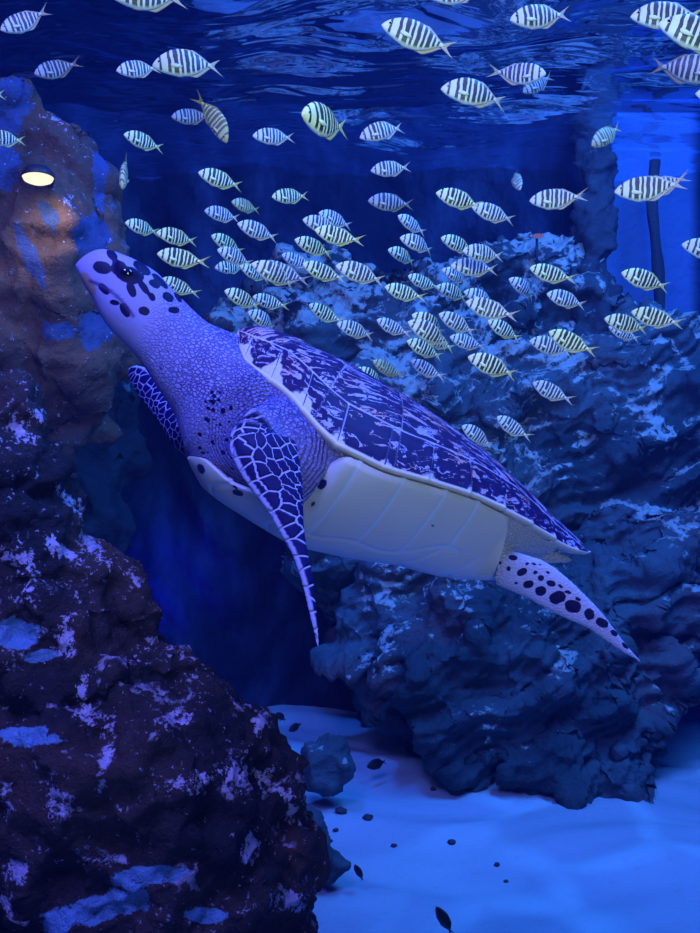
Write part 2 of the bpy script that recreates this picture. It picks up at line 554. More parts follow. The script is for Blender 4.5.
V = []
zz = np.linspace(1.7, 3.1, 60)
for i, z in enumerate(zz):
    for k in range(14):
        th = 2 * math.pi * k / 14
        r_ = .030 * (1 + .35 * mnoise.noise(Vector((math.cos(th), math.sin(th), z * 5))))
        V.append((1.70 + .02 * math.sin(z * 6) + r_ * math.cos(th), 5.0 + r_ * math.sin(th), z))
link('spire', mesh_from('spire', V, grid_faces(60, 14, True)), rock_dim_mat, reef)

# ------------------------------------------------------------------ lamp on the cliff
def lathe(prof, n=32):
    V = [(r * math.cos(2 * math.pi * k / n), r * math.sin(2 * math.pi * k / n), z) for r, z in prof for k in range(n)]
    Fc = grid_faces(len(prof), n, True)
    Fc.append(tuple(range(n))[::-1]); Fc.append(tuple(range((len(prof) - 1) * n, len(prof) * n)))
    return V, Fc


lamp = bpy.data.objects.new('underwater_glow', None)
COL.objects.link(lamp)
lamp.empty_display_size = .05
_h = rtree.ray_cast(Vector((0, 0, CZ)), (P(38, 178, 1) - Vector((0, 0, CZ))).normalized())
lp = P(38, 178, _h[0].y - .09)
lamp.location = lp
lamp.rotation_euler = Vector((.05, -.10, -1)).to_track_quat('Z', 'Y').to_euler()      # the lens looks down and a little out
tag(lamp, 'glowing warm white lamp fixed to the brown rock cliff', 'lamp')
m = N('lamp_housing')
V, Fc = lathe([(.02, -.034), (.040, -.030), (.052, -.012), (.054, .0), (.052, .003), (.050, -.002)])
link('housing', mesh_from('lamp_housing', V, Fc), m.surf((.02, .022, .03), .5, .4), lamp)
m = N('lamp_lens')
e = m.n('Emission', {'Color': (1.0, .93, .70, 1), 'Strength': 1.08})
m.t.links.new(e.outputs[0], m.out.inputs[0])
V, Fc = lathe([(.050, -.003), (.046, .006), (.032, .013), (.012, .016)])
link('lens', mesh_from('lamp_lens', V, Fc), m.m, lamp)
m = N('lamp_bracket')
V, Fc = lathe([(.010, .0), (.012, .15), (.012, .55)], 14)
_q = lamp.rotation_euler.to_matrix().transposed()
V = [tuple(_q @ Vector((x, z * .5, -y + .02))) for x, y, z in V]
link('bracket', mesh_from('lamp_bracket', V, Fc), m.surf((.02, .022, .03), .5, .4), lamp)
spot('cliff_lamp_beam', lp + Vector((.01, -.02, -.03)), lp + Vector((.10, .50, -.6)), 3.2, (1.0, .84, .70), 120, .9, .04)

glow = bpy.data.objects.new('underwater_glow', None)  # a pink reflection, made as a small glowing bead on an added stem
COL.objects.link(glow)
glow.empty_display_size = .03
glow.location = P(538, 236, reef_y(538, 250) - .22)
tag(glow, 'tiny pinkish reflection as glowing bead above the reef ridge under a level silver fish', 'lamp')
m = N('pink_reflection')
e = m.n('Emission', {'Color': (.42, .30, .80, 1), 'Strength': .33})
m.t.links.new(e.outputs[0], m.out.inputs[0])
V, Fc = ellipsoid((0, 0, 0), (.032, .02, .013), None, 2)
link('lens', mesh_from('pink_reflection', V, Fc), m.m, glow)
m = N('pink_glow_stem')
V, Fc = lathe([(.008, -.14), (.007, -.005)], 10)
V = [(x, y + .03, z) for x, y, z in V]
link('stem', mesh_from('pink_glow_stem', V, Fc), m.surf((.02, .03, .06), .6, .2), glow)

# ------------------------------------------------------------------ the water itself
m = N('blue_water')
vs = m.n('VolumeScatter', {'Color': (.10, .22, 1.0), 'Density': WATER_DENSITY, 'Anisotropy': .35})
m.t.links.new(vs.outputs[0], m.out.inputs['Volume'])
if WATER_DENSITY > 0:
    o = link('water', box_mesh('water', (-3.59, -.6, -.1), (3.59, 5.24, 3.02)), m.m)
    tag(o, 'clear blue water filling the tank', 'water', kind='stuff')
# ================================================================== the turtle
def rot(yaw, pitch, roll):
    B = Matrix(((-1, 0, 0), (0, -1, 0), (0, 0, 1)))
    return B @ Matrix.Rotation(math.radians(yaw), 3, 'Z') @ Matrix.Rotation(math.radians(-pitch), 3, 'Y') @ Matrix.Rotation(math.radians(roll), 3, 'X')


TR = rot(14, 25.6, 2)                       # local axes: x to the head, y to its left side, z to its back
TT = Vector((0.06, 1.68, CZ))
TRn = np.array(TR); TTn = np.array(TT)
CAMn = np.array((0, 0, CZ))


def loc_at(px, py, y):
    """turtle-local point with side offset y on the sight line of a pixel"""
    d = TRn.T @ np.array(((px - 350) / F, 1.0, (466.5 - py) / F))
    b = TRn.T @ (CAMn - TTn)
    s = (y - b[1]) / d[1]
    return d * s + b


def to_pix(V):
    W = V @ TRn.T + TTn - CAMn
    return 350 + F * W[:, 0] / W[:, 1], 466.5 - F * W[:, 2] / W[:, 1], W[:, 1]


turtle = bpy.data.objects.new('sea_turtle', None)
turtle.empty_display_size = 0.1
COL.objects.link(turtle)
turtle.matrix_world = Matrix.Translation(TT) @ TR.to_4x4()
tag(turtle, 'large hawksbill sea turtle with patterned violet shell gliding through the tank', 'turtle')

# ---- shell profiles
CX = [-.445, -.425, -.339, -.25, -.13, -.03, .08, .136, .173, .205, .245, .285, .316, .335, .348]
CW = [.004, .036, .092, .142, .198, .234, .255, .251, .237, .213, .175, .131, .092, .055, .003]
CM = [.028, .020, .006, .004, -.004, -.022, -.041, -.041, -.030, -.012, .012, .028, .042, .068, .103]
HX = [-.445, -.425, -.339, -.222, -.13, -.024, .13, .236, .285, .311, .335, .348]
HZ = [.029, .037, .062, .094, .113, .127, .136, .136, .133, .129, .118, .105]
PXs = [-.31, -.267, -.19, -.11, .023, .098, .204, .276, .310, .330]
PZs = [-.088, -.109, -.137, -.152, -.187, -.199, -.189, -.176, -.155, -.140]


def car_w(x): return pchip(CX, CW, x)
def car_m(x): return pchip(CX, CM, x)
def car_h(x): return pchip(HX, HZ, x)
def pla_z(x): return pchip(PXs, PZs, x)


# outline arc length -> marginal scutes
ox = np.linspace(.348, -.445, 800)
ow = car_w(ox)
arc = np.concatenate([[0], np.cumsum(np.hypot(np.diff(ox), np.diff(ow)))])
NM = 12
MARG = arc[-1] / NM

VS = [(.285, 0), (.185, 0), (.05, 0), (-.10, 0), (-.25, 0), (-.37, 0)]
CS = [(.225, .125), (.115, .15), (-.02, .15), (-.16, .125), (-.275, .09)]
SEEDS = np.array(VS + [(x, y) for x, y in CS] + [(x, -y) for x, y in CS])


def build_carapace():
    nx, nt = 330, 181
    u = np.linspace(0, 1, nx)
    x = -.445 + .793 * (0.5 - 0.5 * np.cos(np.pi * u)) * .6 + .793 * u * .4
    t = np.sin(np.linspace(-1, 1, nt) * np.pi / 2 * .97) / math.sin(np.pi / 2 * .97)
    X, T = np.meshgrid(x, t, indexing='ij')
    W = car_w(X); M = car_m(X); H = car_h(X)
    a = np.interp(-X, -ox, arc)
    mf = (a / MARG) % 1.0
    ser = np.clip((a / MARG - 5.0) / 3.0, 0, 1)
    Wser = W + ser * .013 * (mf ** 1.6 - .25)
    Xs = X - ser * .010 * (mf ** 1.6) * np.abs(T) ** 6
    Y = T * np.where(np.abs(T) > .8, W + (Wser - W) * ((np.abs(T) - .8) / .2), W)
    prof = (1 - np.abs(T) ** 2.05) ** .86
    Z = M + (H - M) * prof
    # scute cells (overlapping shields)
    q = np.stack([X.ravel(), (T * W).ravel()], 1)
    d = np.hypot((q[:, None, 0] - SEEDS[None, :, 0]), (q[:, None, 1] - SEEDS[None, :, 1]) * 1.05)
    o = np.argsort(d, 1)
    d1 = np.take_along_axis(d, o[:, :1], 1)[:, 0]; d2 = np.take_along_axis(d, o[:, 1:2], 1)[:, 0]
    own = SEEDS[o[:, 0]]
    seam = (d2 - d1) * .5
    at = np.abs(T).ravel()
    mw = (W.ravel() * (1 - at))                       # distance in from the rim
    band = np.minimum(.052, .34 * W.ravel())          # width of the marginal ring
    marg = mw < band
    mq = np.clip(1 - mw / band, 0, 1)
    seam = np.where(marg, np.minimum((band - mw), np.minimum(mf.ravel(), 1 - mf.ravel()) * MARG), np.minimum(seam, mw - band))
    lx = np.where(marg, 0, q[:, 0] - own[:, 0]); ly = np.where(marg, 0, q[:, 1] - own[:, 1])
    lift = np.where(marg, .0015, .0022 - lx * .03)    # each shield is thicker towards its rear edge
    Z = Z + (lift * np.clip(seam / .004, 0, 1)).reshape(Z.shape)
    # keel along the midline of the rear half
    Z = Z + .004 * np.exp(-(T * W / .015) ** 2) * np.clip((.1 - X) / .3, 0, 1)
    top = np.stack([Xs, Y, Z], 2)

    def under(side, k_in, dz):
        j = 0 if side < 0 else nt - 1
        yy = side * np.maximum(np.abs(top[:, j, 1]) - k_in, 0.0)
        return np.stack([top[:, j, 0], yy, top[:, j, 2] + dz], 1)
    wide = .06 + .03 * np.clip((-.15 - x) / .1, 0, 1)
    left = [under(-1, ki, dz) for ki, dz in ((wide, -.004), (.03, -.007), (.006, -.0055), (.001, -.003))]
    right = [under(1, ki, dz) for ki, dz in ((.001, -.003), (.006, -.0055), (.03, -.007), (wide, -.004))]
    full = np.concatenate([np.stack(left, 1), top, np.stack(right, 1)], 1)
    nc = full.shape[1]
    me = mesh_from('carapace', full.reshape(-1, 3), [f[::-1] for f in grid_faces(nx, nc)])

    def pad(v, val):
        v = v.reshape(nx, nt)
        return np.concatenate([np.full((nx, 4), val), v, np.full((nx, 4), val)], 1).ravel()
    fattr(me, 'seam', pad(seam, .02))
    fattr(me, 'marg', pad(np.where(marg, 1.0, 0.0), 2.0))
    fattr(me, 'mq', pad(mq, 1.0))
    fattr(me, 'mf', pad(mf.ravel(), .5))
    fattr(me, 'back', pad((a / arc[-1]).ravel(), 1.0))
    r = np.hypot(lx + .06, ly) ; th = np.arctan2(ly, -(lx - .11))
    fan = ly * (1 - 2.2 * lx)                        # the flames open out towards each shield's rear edge
    vattr(me, 'sc', np.stack([pad(np.where(marg, a.ravel() * 1.2, lx) + own[:, 0] * 7, 0), pad(np.where(marg, mw, fan) + own[:, 1] * 9, 0), pad(own[:, 0] * 31, 0)], 1))
    return me


def mat_carapace():
    m = N('carapace_scutes')
    sc = m.attr('sc', 'Vector'); ob = m.obj()
    seam = m.attr('seam'); marg = m.attr('marg'); mq = m.attr('mq'); mf = m.attr('mf')
    warp = m.noise(ob, 38, 3)
    jag = m.n('VectorMath', {0: m.scale(sc, (30, 130, 1)), 1: (0, 0, 0)}, operation='ADD')
    m.put(jag.inputs[1], m.n('CombineXYZ', {'X': m.math('MULTIPLY', warp, 2.2), 'Y': m.math('MULTIPLY', warp, 3.0)}).outputs[0])
    fl = m.noise(jag.outputs[0], 1.0, 3, .6, .8)
    streak = m.step(fl, .53, .575)
    tint = m.noise(ob, 14, 2)
    pale = m.mix(m.step(tint, .42, .64), (.32, .31, .60), (.44, .26, .30))
    dark = m.mix(m.noise(ob, 60, 3), (.006, .003, .030), (.026, .012, .10))
    shield = m.mix(streak, dark, pale)
    # marginal shields: dark blotch inside a cream border
    cen = m.math('ABSOLUTE', m.math('SUBTRACT', mf, .5))
    wob = m.math('MULTIPLY', m.math('SUBTRACT', m.noise(ob, 55, 4, .7), .5), .55)
    blotch = m.math('ADD', m.math('ADD', m.math('MULTIPLY', cen, 1.15), m.math('MULTIPLY', m.math('POWER', mq, 3.0), .48)), wob)
    rearw = m.step(m.attr('back'), .15, .42)
    blotch = m.math('SUBTRACT', blotch, m.math('MULTIPLY_ADD', rearw, .30, .06))
    mcol = m.mix(m.step(blotch, .46, .56), m.mix(m.step(fl, .55, .60), dark, pale), (.50, .47, .68))
    col = m.mix(m.step(marg, .5, .6), shield, mcol)
    seamline = m.math('MULTIPLY', m.step(seam, .0018, .0006), m.math('MAXIMUM', m.step(m.math('ABSOLUTE', m.math('SUBTRACT', mq, .03)), .05, .02), .5))
    col = m.mix(seamline, col, (.46, .46, .80))
    col = m.mix(m.step(mq, .955, .99), col, (.62, .60, .70))
    col = m.mix(m.step(marg, 1.5, 1.6), col, (.58, .56, .52))
    b = m.bump(m.noise(m.scale(sc, (8, 60, 1)), 1.0, 4), .25, .004)
    return m.surf(col, .5, .10, b)


car = link('carapace', build_carapace(), mat_carapace(), turtle)
car['label'] = 'dark violet streaked shell with pale rim'


# ---- plastron (under shell) and bridge
LOBE = []


def build_plastron():
    nx, nt = 200, 121
    x = np.linspace(-.31, .330, nx)
    t = np.linspace(-1, 1, nt)
    X, T = np.meshgrid(x, t, indexing='ij')
    lobe_x = [-.31, -.295, -.265, -.235, -.205, -.15, 0, .08, .125, .16, .20, .25, .29, .315, .330]
    lobe_w = [.01, .05, .095, .12, .140, .178, .228, .238, .225, .165, .148, .125, .098, .065, .012]
    lobe_z = [-.085, -.088, -.095, -.098, -.045, -.020, -.036, -.056, -.058, -.125, -.15, -.155, -.142, -.134, -.136]
    # along the bridge the under shell runs right out to the rim
    gx = np.linspace(-.31, .330, 160)
    lw = pchip(lobe_x, lobe_w, gx); lz = pchip(lobe_x, lobe_z, gx)
    br = np.clip((gx + .250) / .05, 0, 1) * np.clip((.150 - gx) / .035, 0, 1)
    br = br * br * (3 - 2 * br)
    lw = lw + (car_w(gx) - .004 - lw) * br; lz = lz + (car_m(gx) - .006 - lz) * br
    lobe_x, lobe_w, lobe_z = gx, lw, lz
    LOBE.extend([lobe_x, lobe_w, lobe_z])
    W = pchip(lobe_x, lobe_w, X); E = pchip(lobe_x, lobe_z, X); Z0 = pla_z(X)
    prof = (1 - np.abs(T) ** 2.3) ** .75
    Z = E + (Z0 - E) * prof
    Y = T * W
    lines_x = [.255, .14, .005, -.115, -.205]
    ay = np.abs(Y)
    mid = np.minimum.reduce([np.abs(X - lx - .02 * np.sin(ay * 26)) for lx in lines_x])
    split = .128 + .012 * np.sin(X * 40)
    sx = np.where(ay < split, mid, np.minimum.reduce([np.abs(X - lx) for lx in (.10, .02, -.06, -.13)]))
    seam = np.minimum(sx, np.minimum(np.abs(Y), np.abs(ay - split) + np.where(np.abs(X) < .16, 0, .03)))
    Z = Z + .0025 * (1 - np.exp(-(seam / .004) ** 2)) * -1
    me = mesh_from('plastron', np.stack([X, Y, Z], 2).reshape(-1, 3), grid_faces(nx, nt))
    fattr(me, 'seam', seam.ravel())
    return me


pl_me = build_plastron()
body_bits = []       # pieces of the skin, merged below


def ring_loft(centers, ups, sides, hu, hs, n=28, e=2.2):
    V = []
    for c, u, s, a, b in zip(centers, ups, sides, hu, hs):
        for k in range(n):
            th = 2 * math.pi * k / n
            cu, su = math.cos(th), math.sin(th)
            r = (abs(cu) ** e + abs(su) ** e) ** (-1 / e)
            V.append(c + u * (a * su * r) + s * (b * cu * r))
    m = len(centers)
    Fc = grid_faces(m, n, True)
    Fc.append(tuple(range(n))[::-1]); Fc.append(tuple(range((m - 1) * n, m * n)))
    return V, Fc


def densify(arr, k):
    arr = np.asarray(arr, float)
    q = np.linspace(0, len(arr) - 1, k)
    if arr.ndim == 1:
        return pchip(np.arange(len(arr)), arr, q)
    return np.stack([pchip(np.arange(len(arr)), arr[:, i], q) for i in range(arr.shape[1])], 1)


# torso filling the shell
tx = np.linspace(-.36, .345, 44)
C = []; hu = []; hs = []
for x in tx:
    top = float(car_h(x)) - .016
    bot = float(pla_z(np.clip(x, -.30, .33))) + .012
    if x < -.25:
        bot = np.interp(x, [-.36, -.25], [-.02, bot])
    c = (top + bot) / 2
    w = float(car_w(x)) * .93 - .006
    w = max(w, .02)
    if x > .2:
        w = max(w, np.interp(x, [.2, .345], [.2, .112])) if x < .31 else np.interp(x, [.31, .345], [.130, .100])
    C.append(Vector((x, 0, c))); hu.append((top - bot) / 2); hs.append(w)
Vt = []; Ft = []
V, Fc = ring_loft(C, [Vector((0, 0, 1))] * 44, [Vector((0, 1, 0))] * 44, hu, hs, 40, 2.1)
body_bits.append((V, Fc))

# neck and head from paired outline points (upper, lower) along the axis
pairs = [((75, 265), (76, 268), .007), ((82.5, 257.5), (80, 277), .018), ((90, 253), (87, 290), .028), ((98, 250), (93, 300), .035), ((110, 251), (101, 316), .043),
         ((122, 255), (107, 325), .049), ((136, 261), (115, 334), .054), ((156, 273), (126, 345), .057), ((172, 290), (136, 356), .057), ((186, 304), (148, 372), .059),
         ((205, 322), (160, 391), .070), ((226, 332), (175, 415), .088), ((248, 342), (187, 450), .108), ((290, 365), (215, 490), .11)]
cs, us, h1, h2 = [], [], [], []
for (a, b, w) in pairs:
    A = loc_at(*a, 0); Bq = loc_at(*b, 0)
    cs.append((A + Bq) / 2); us.append(A - Bq); h1.append(np.linalg.norm(A - Bq) / 2); h2.append(w)
cs = densify(cs, 60); us = densify(us, 60); h1 = densify(h1, 60); h2 = densify(h2, 60)
NECK_C = cs
V, Fc = ring_loft([Vector(c) for c in cs], [Vector(u).normalized() for u in us], [Vector((0, 1, 0))] * 60, h1, h2, 36, 2.25)
body_bits.append((V, Fc))


# brow swellings and shoulders
EYE = loc_at(128, 273, .050)
for s in (1, -1):
    body_bits.append(ellipsoid((EYE[0], s * .0435, EYE[2] + .001), (.026, .012, .019), Matrix.Rotation(math.radians(-30), 3, 'Y')))
    sh = loc_at(292, 452, .165)
    body_bits.append(ellipsoid((sh[0], s * sh[1], sh[2]), (.085, .07, .095), Matrix.Rotation(math.radians(20), 3, 'Y')))

# ---- flippers: (pixel x, y, side offset, half width in px, half thickness in m)
FLIP = {
    'front_near': [(300, 445, .15, 26, .030), (276, 438, .20, 28, .026), (263, 441, .235, 28, .021), (268, 460, .255, 26, .018), (277, 482, .272, 21.5, .014), (285, 505, .288, 15.5, .012),
                   (291, 526, .30, 11, .010), (300, 553, .315, 6.5, .0085), (307.5, 581, .33, 4.8, .007), (312.5, 610, .342, 3.4, .005), (318.5, 648, .355, 1.0, .003)],
    'front_far': [(215, 455, -.10, 22, .03), (188, 436, -.20, 19, .022), (170, 413, -.29, 17, .018), (153, 392, -.38, 16.5, .014), (141, 379, -.43, 15, .012), (133, 373, -.46, 10, .009), (129, 371, -.475, 4, .005)],
    'rear_near': [(455, 545, .05, 14, .026), (486, 562, .09, 16, .022), (510, 570, .12, 19, .018), (534, 579, .14, 20, .014), (556, 593, .16, 18.5, .012), (575, 606, .175, 15, .010),
                  (592, 618, .19, 11, .008), (609, 634, .20, 7.5, .006), (625, 649, .21, 4, .005), (641, 662, .22, 1.0, .003)],
}
FL = {}
for name, rows in FLIP.items():
    pts = np.array([loc_at(a, b, y) for a, b, y, _, _ in rows])
    hw = np.array([r[3] for r in rows]) * 1.68 / F
    th = np.array([r[4] for r in rows])
    pix = np.array([(r[0], r[1]) for r in rows], float)
    n = 46
    pts = densify(pts, n); hw = densify(hw, n); th = densify(th, n); pix = densify(pix, n)
    tg = np.gradient(pix, axis=0)
    sides, ups = [], []
    for k in range(n):
        dx, dy = tg[k] / np.linalg.norm(tg[k])
        wside = Vector((dy, .25 if name != 'rear_near' else -.2, dx))       # across the blade, in the world
        ax = Vector(pts[min(k + 1, n - 1)] - pts[max(k - 1, 0)]).normalized()
        sd = TR.transposed() @ wside
        sd = (sd - ax * sd.dot(ax)).normalized()
        sides.append(sd); ups.append(ax.cross(sd).normalized())
    FL[name] = (pts, sides, hw)
    if name.endswith('front_near'):
        # ragged trailing edge of the blade
        pass
    V, Fc = ring_loft([Vector(p) for p in pts], ups, sides, th, hw, 26, 2.0)
    body_bits.append((V, Fc))
# the far hind flipper trails under the shell, and the short tail
pts = np.array([(-.16, -.09, -.06), (-.22, -.13, -.05), (-.29, -.15, -.035), (-.35, -.15, -.02), (-.40, -.13, -.005)])
hw = np.array([.03, .036, .034, .022, .004]); th = np.array([.025, .018, .012, .008, .003])
V, Fc = ring_loft([Vector(p) for p in densify(pts, 24)], [Vector((0.15, 0, 1)).normalized()] * 24, [Vector((.3, 1, 0)).normalized()] * 24, densify(th, 24), densify(hw, 24), 20, 2.0)
body_bits.append((V, Fc))
pts = np.array([(-.27, 0, -.05), (-.33, 0, -.03), (-.39, 0, -.01), (-.43, 0, .0)])
V, Fc = ring_loft([Vector(p) for p in densify(pts, 16)], [Vector((0, 0, 1))] * 16, [Vector((0, 1, 0))] * 16, densify([.03, .024, .014, .004], 16), densify([.03, .024, .014, .004], 16), 16, 2.0)
body_bits.append((V, Fc))

Va, Fa = [], []
for V, Fc in body_bits:
    o = len(Va)
    Va += [tuple(v) for v in V]
    Fa += [tuple(i + o for i in f) for f in Fc]
bm = bmesh.new()
for v in Va:
    bm.verts.new(v)
bm.verts.ensure_lookup_table()
for f in Fa:
    bm.faces.new([bm.verts[i] for i in f])
bmesh.ops.recalc_face_normals(bm, faces=bm.faces)
raw = bpy.data.meshes.new('raw'); bm.to_mesh(raw); bm.free()
ro = bpy.data.objects.new('raw', raw); COL.objects.link(ro)
md = ro.modifiers.new('r', 'REMESH'); md.mode = 'VOXEL'; md.voxel_size = .0036; md.adaptivity = 0
md = ro.modifiers.new('s', 'SMOOTH'); md.factor = .5; md.iterations = 5
skin = baked(ro)
skin.name = 'skin'
SV = coords(skin)
# the soft parts stay inside the shell
fm_pre = np.zeros(len(SV))
for nm, (p_, s_, h_) in FL.items():
    k0 = {'front_near': 14, 'front_far': 10, 'rear_near': 22}[nm]
    fm_pre = np.maximum(fm_pre, (np.linalg.norm(SV[:, None, :] - p_[None, k0::3, :], axis=2) - h_[None, k0::3] * 1.1).min(1) < 0)
cw = car_w(SV[:, 0])
inn = (SV[:, 0] < .347) & (SV[:, 0] > -.44)
tn = np.clip(np.abs(SV[:, 1]) / np.maximum(cw, .004), 0, 1.0)
zc = car_m(SV[:, 0]) + (car_h(SV[:, 0]) - car_m(SV[:, 0])) * (1 - tn ** 2.05) ** .86 - .014 - .004 * tn
near_rim = np.clip((1.06 - np.abs(SV[:, 1]) / np.maximum(cw, .004)) / .06, 0, 1)
over = np.where(inn, np.maximum(SV[:, 2] - zc, 0), 0) * near_rim
SV[:, 2] -= over
for yy, xx, zz in zip(*[np.abs(SV[:, 1])[None], SV[:, 0][None], SV[:, 2][None]]):
    ym = np.clip(yy, 0, .20)
    xr = np.interp(ym, [0, .055, .092, .131, .175, .20], [.348, .335, .316, .285, .245, .215])
    zr = np.interp(ym, [0, .055, .092, .131, .175, .20], [.103, .068, .042, .028, .012, -.008])
    cap = zr - .004 + .42 * np.clip(xx - xr, 0, .2) + .05 * np.clip(1 - yy / .05, 0, 1)
    fr = (xx > xr - .02) & (xx < .44) & (yy < .2)
    fr &= fm_pre < .5
    SV[:, 2] = np.where(fr & (zz > cap), cap + .15 * (zz - cap), zz)
LW = pchip(LOBE[0], LOBE[1], np.clip(SV[:, 0], -.31, .33)); LZ = pchip(LOBE[0], LOBE[2], np.clip(SV[:, 0], -.31, .33))
tl = np.clip(np.abs(SV[:, 1]) / np.maximum(LW, .01), 0, 1)
pz = LZ + (pla_z(np.clip(SV[:, 0], -.31, .33)) - LZ) * (1 - tl ** 2.3) ** .75 + .011
low = (SV[:, 0] < .32) & (SV[:, 0] > -.30) & (np.abs(SV[:, 1]) < LW * .985) & (fm_pre < .5)
SV[:, 2] = np.where(low, np.maximum(SV[:, 2], pz), SV[:, 2])
skin.vertices.foreach_set('co', SV.astype(np.float32).ravel())
skin.update()

# flipper coordinates for the scale pattern
LEAD = {'front_near': 1, 'front_far': 1, 'rear_near': 1}
fu = np.zeros(len(SV)); fv = np.zeros(len(SV)); fm = np.zeros(len(SV))
for name, (pts, sides, hw) in FL.items():
    if name == 'front_near':
        sel = np.linalg.norm(SV[:, None, :] - pts[None, ::3, :], axis=2).min(1) < .09
    else:
        sel = np.linalg.norm(SV[:, None, :] - pts[None, ::3, :], axis=2).min(1) < .08
    idx = np.nonzero(sel)[0]
    d = SV[idx][:, None, :] - pts[None, :, :]
    k = np.argmin((d ** 2).sum(2), 1)
    dd = SV[idx] - pts[k]
    S = np.array(sides)[k]
    lat = (dd * S).sum(1)
    inside = (np.abs(lat) < hw[k] * 1.08) & ((dd ** 2).sum(1) < (hw[k] * 1.15 + .004) ** 2) & (k > 1)
    arcl = np.concatenate([[0], np.cumsum(np.linalg.norm(np.diff(pts, axis=0), axis=1))])
    start = {'front_near': .098, 'front_far': .06, 'rear_near': .10}[name]
    okk = inside & (arcl[k] > start - .02)
    ii = idx[okk]
    ax = np.gradient(pts, axis=0); ax /= np.linalg.norm(ax, axis=1)[:, None]
    fu[ii] = arcl[k[okk]] + (dd[okk] * ax[k[okk]]).sum(1)
    lead = LEAD[name]
    fv[ii] = hw[k[okk]] + lead * lat[okk]          # distance in from the leading edge
    fm[ii] = np.clip((fu[ii] - start) / .02, 0, 1) * (2.0 if name == 'rear_near' else 1.0)
vattr(skin, 'flip', np.stack([fu, fv, fm], 1))
rearm = np.where(fm > 0, 1.0, 0.0) * (SV[:, 0] < -.1) * np.clip(fm, 0, 1)
fm = np.where(SV[:, 0] < -.1, 0, fm)
fattr(skin, 'blade', fm)
fattr(skin, 'hind', rearm)
# head weight
hd = np.clip((SV[:, 0] - .45) / .05, 0, 1) * (np.abs(SV[:, 1]) < .09) * (SV[:, 2] > -.05)
fattr(skin, 'head', hd)

# markings: centre and half axes in pixels, angle
pxx, pyy, dep = to_pix(SV)
tree = BVHTree.FromPolygons([Vector(v) for v in SV], [tuple(p.vertices) for p in skin.polygons])
RAY_O = Vector(TRn.T @ (CAMn - TTn))


def hit_depth(tr, cx, cy):
    d = Vector(TRn.T @ np.array(((cx - 350) / F, 1.0, (466.5 - cy) / F)))
    h = tr.ray_cast(RAY_O, d.normalized())
    if h[0] is None:
        return None
    return float((TRn @ np.array(h[0]) + TTn)[1])


def marks(tr, X, Yp, D, spots):
    out = np.zeros(len(X))
    for cx, cy, a, b, ang in spots:
        z = hit_depth(tr, cx, cy)
        if z is None:
            continue
        c, s = math.cos(math.radians(ang)), math.sin(math.radians(ang))
        dx, dy = X - cx, Yp - cy
        u = (dx * c + dy * s) / a; v = (-dx * s + dy * c) / b
        f = 1.5 - (np.abs(u) ** 2.3 + np.abs(v) ** 2.3) ** (1 / 2.3)
        f = np.where(np.abs(D - z) < .035, f, 0)
        out = np.maximum(out, f)
    return out


head_spots = [(102, 267.5, 9, 6, 15), (131.5, 290, 7.5, 4, 65), (143.5, 287, 8.5, 3.2, 55), (152, 297, 4.5, 3, 60), (154.5, 284, 6, 3.4, 35), (168, 297, 6, 4, 35), (174, 310, 5.5, 3.2, 5),
              (144, 311, 5.5, 4.2, 15), (125, 310, 7.5, 4, 60), (114.5, 302.5, 4.5, 2.6, 10), (104, 289, 7, 3.5, 45), (112, 255, 6.5, 4, 50), (142, 268, 10, 4.2, 38), (160, 281, 10, 3, 45),
              (178, 297, 6, 2.4, 60), (119, 268, 8, 7, 30), (129, 275, 13, 8, 20), (139, 277, 5, 4, 0), (117, 263, 5, 3, 30)]
for _ in range(34):
    t_ = random.random(); a_ = random.random()
    head_spots.append((202 + 36 * a_ - 6 * t_, 392 + 78 * t_ + random.uniform(-4, 4), random.uniform(.9, 2.4), random.uniform(.9, 1.9), random.uniform(0, 90)))
head_spots += [(213, 402, 2.2, 2.8, 0), (223, 411, 2.4, 3, 0), (231, 408, 2, 2.5, 0), (299, 491, 1.5, 1, 0), (302, 502, 1.2, 1.8, 0)]
fattr(skin, 'spot', marks(tree, pxx, pyy, dep, head_spots))
rear_spots = [(513, 557.6, 4.5, 2.6, 10), (522, 572, 5.5, 3.4, -30), (508.6, 568.6, 2, 2.5, 0), (528.4, 584.3, 5, 3.8, -15), (540.7, 591, 5.5, 4.6, -10), (541, 578, 3, 3, 0), (551, 583.4, 4.5, 3, 15), (557.4, 597.5, 8, 6, -20),
              (573, 606.4, 8, 6.2, 15), (589.4, 614.2, 4.8, 5.6, -20), (602, 622.7, 6.6, 4.2, 30), (614, 633, 4, 2.5, 40), (625, 645.7, 4.5, 1.6, 45), (535.3, 572.4, 2.2, 1.8, 0), (527, 564, 2, 1.5, 0), (560.5, 586, 3, 1.4, 30),
              (568.4, 592, 3.5, 1.5, 35), (578, 598.5, 3.5, 1.3, 40), (534, 564, 2.5, 1.2, 30), (540, 565.5, 2, 1, 30), (548, 573, 2.5, 1.2, 40), (516, 583, 1.5, 1.2, 0), (500, 563, 1.5, 1.5, 0)]
skin.attributes['spot'].data.foreach_set('value', np.maximum(marks(tree, pxx, pyy, dep, head_spots), marks(tree, pxx, pyy, dep, rear_spots)).astype(np.float32))
horn = marks(tree, pxx, pyy, dep, [(88, 284, 6.5, 15, -27)])
fattr(skin, 'horn', horn)
lip = np.zeros(len(SV))
line = [(90, 281), (98, 284), (108, 289), (118, 297), (127, 307), (133, 316)]
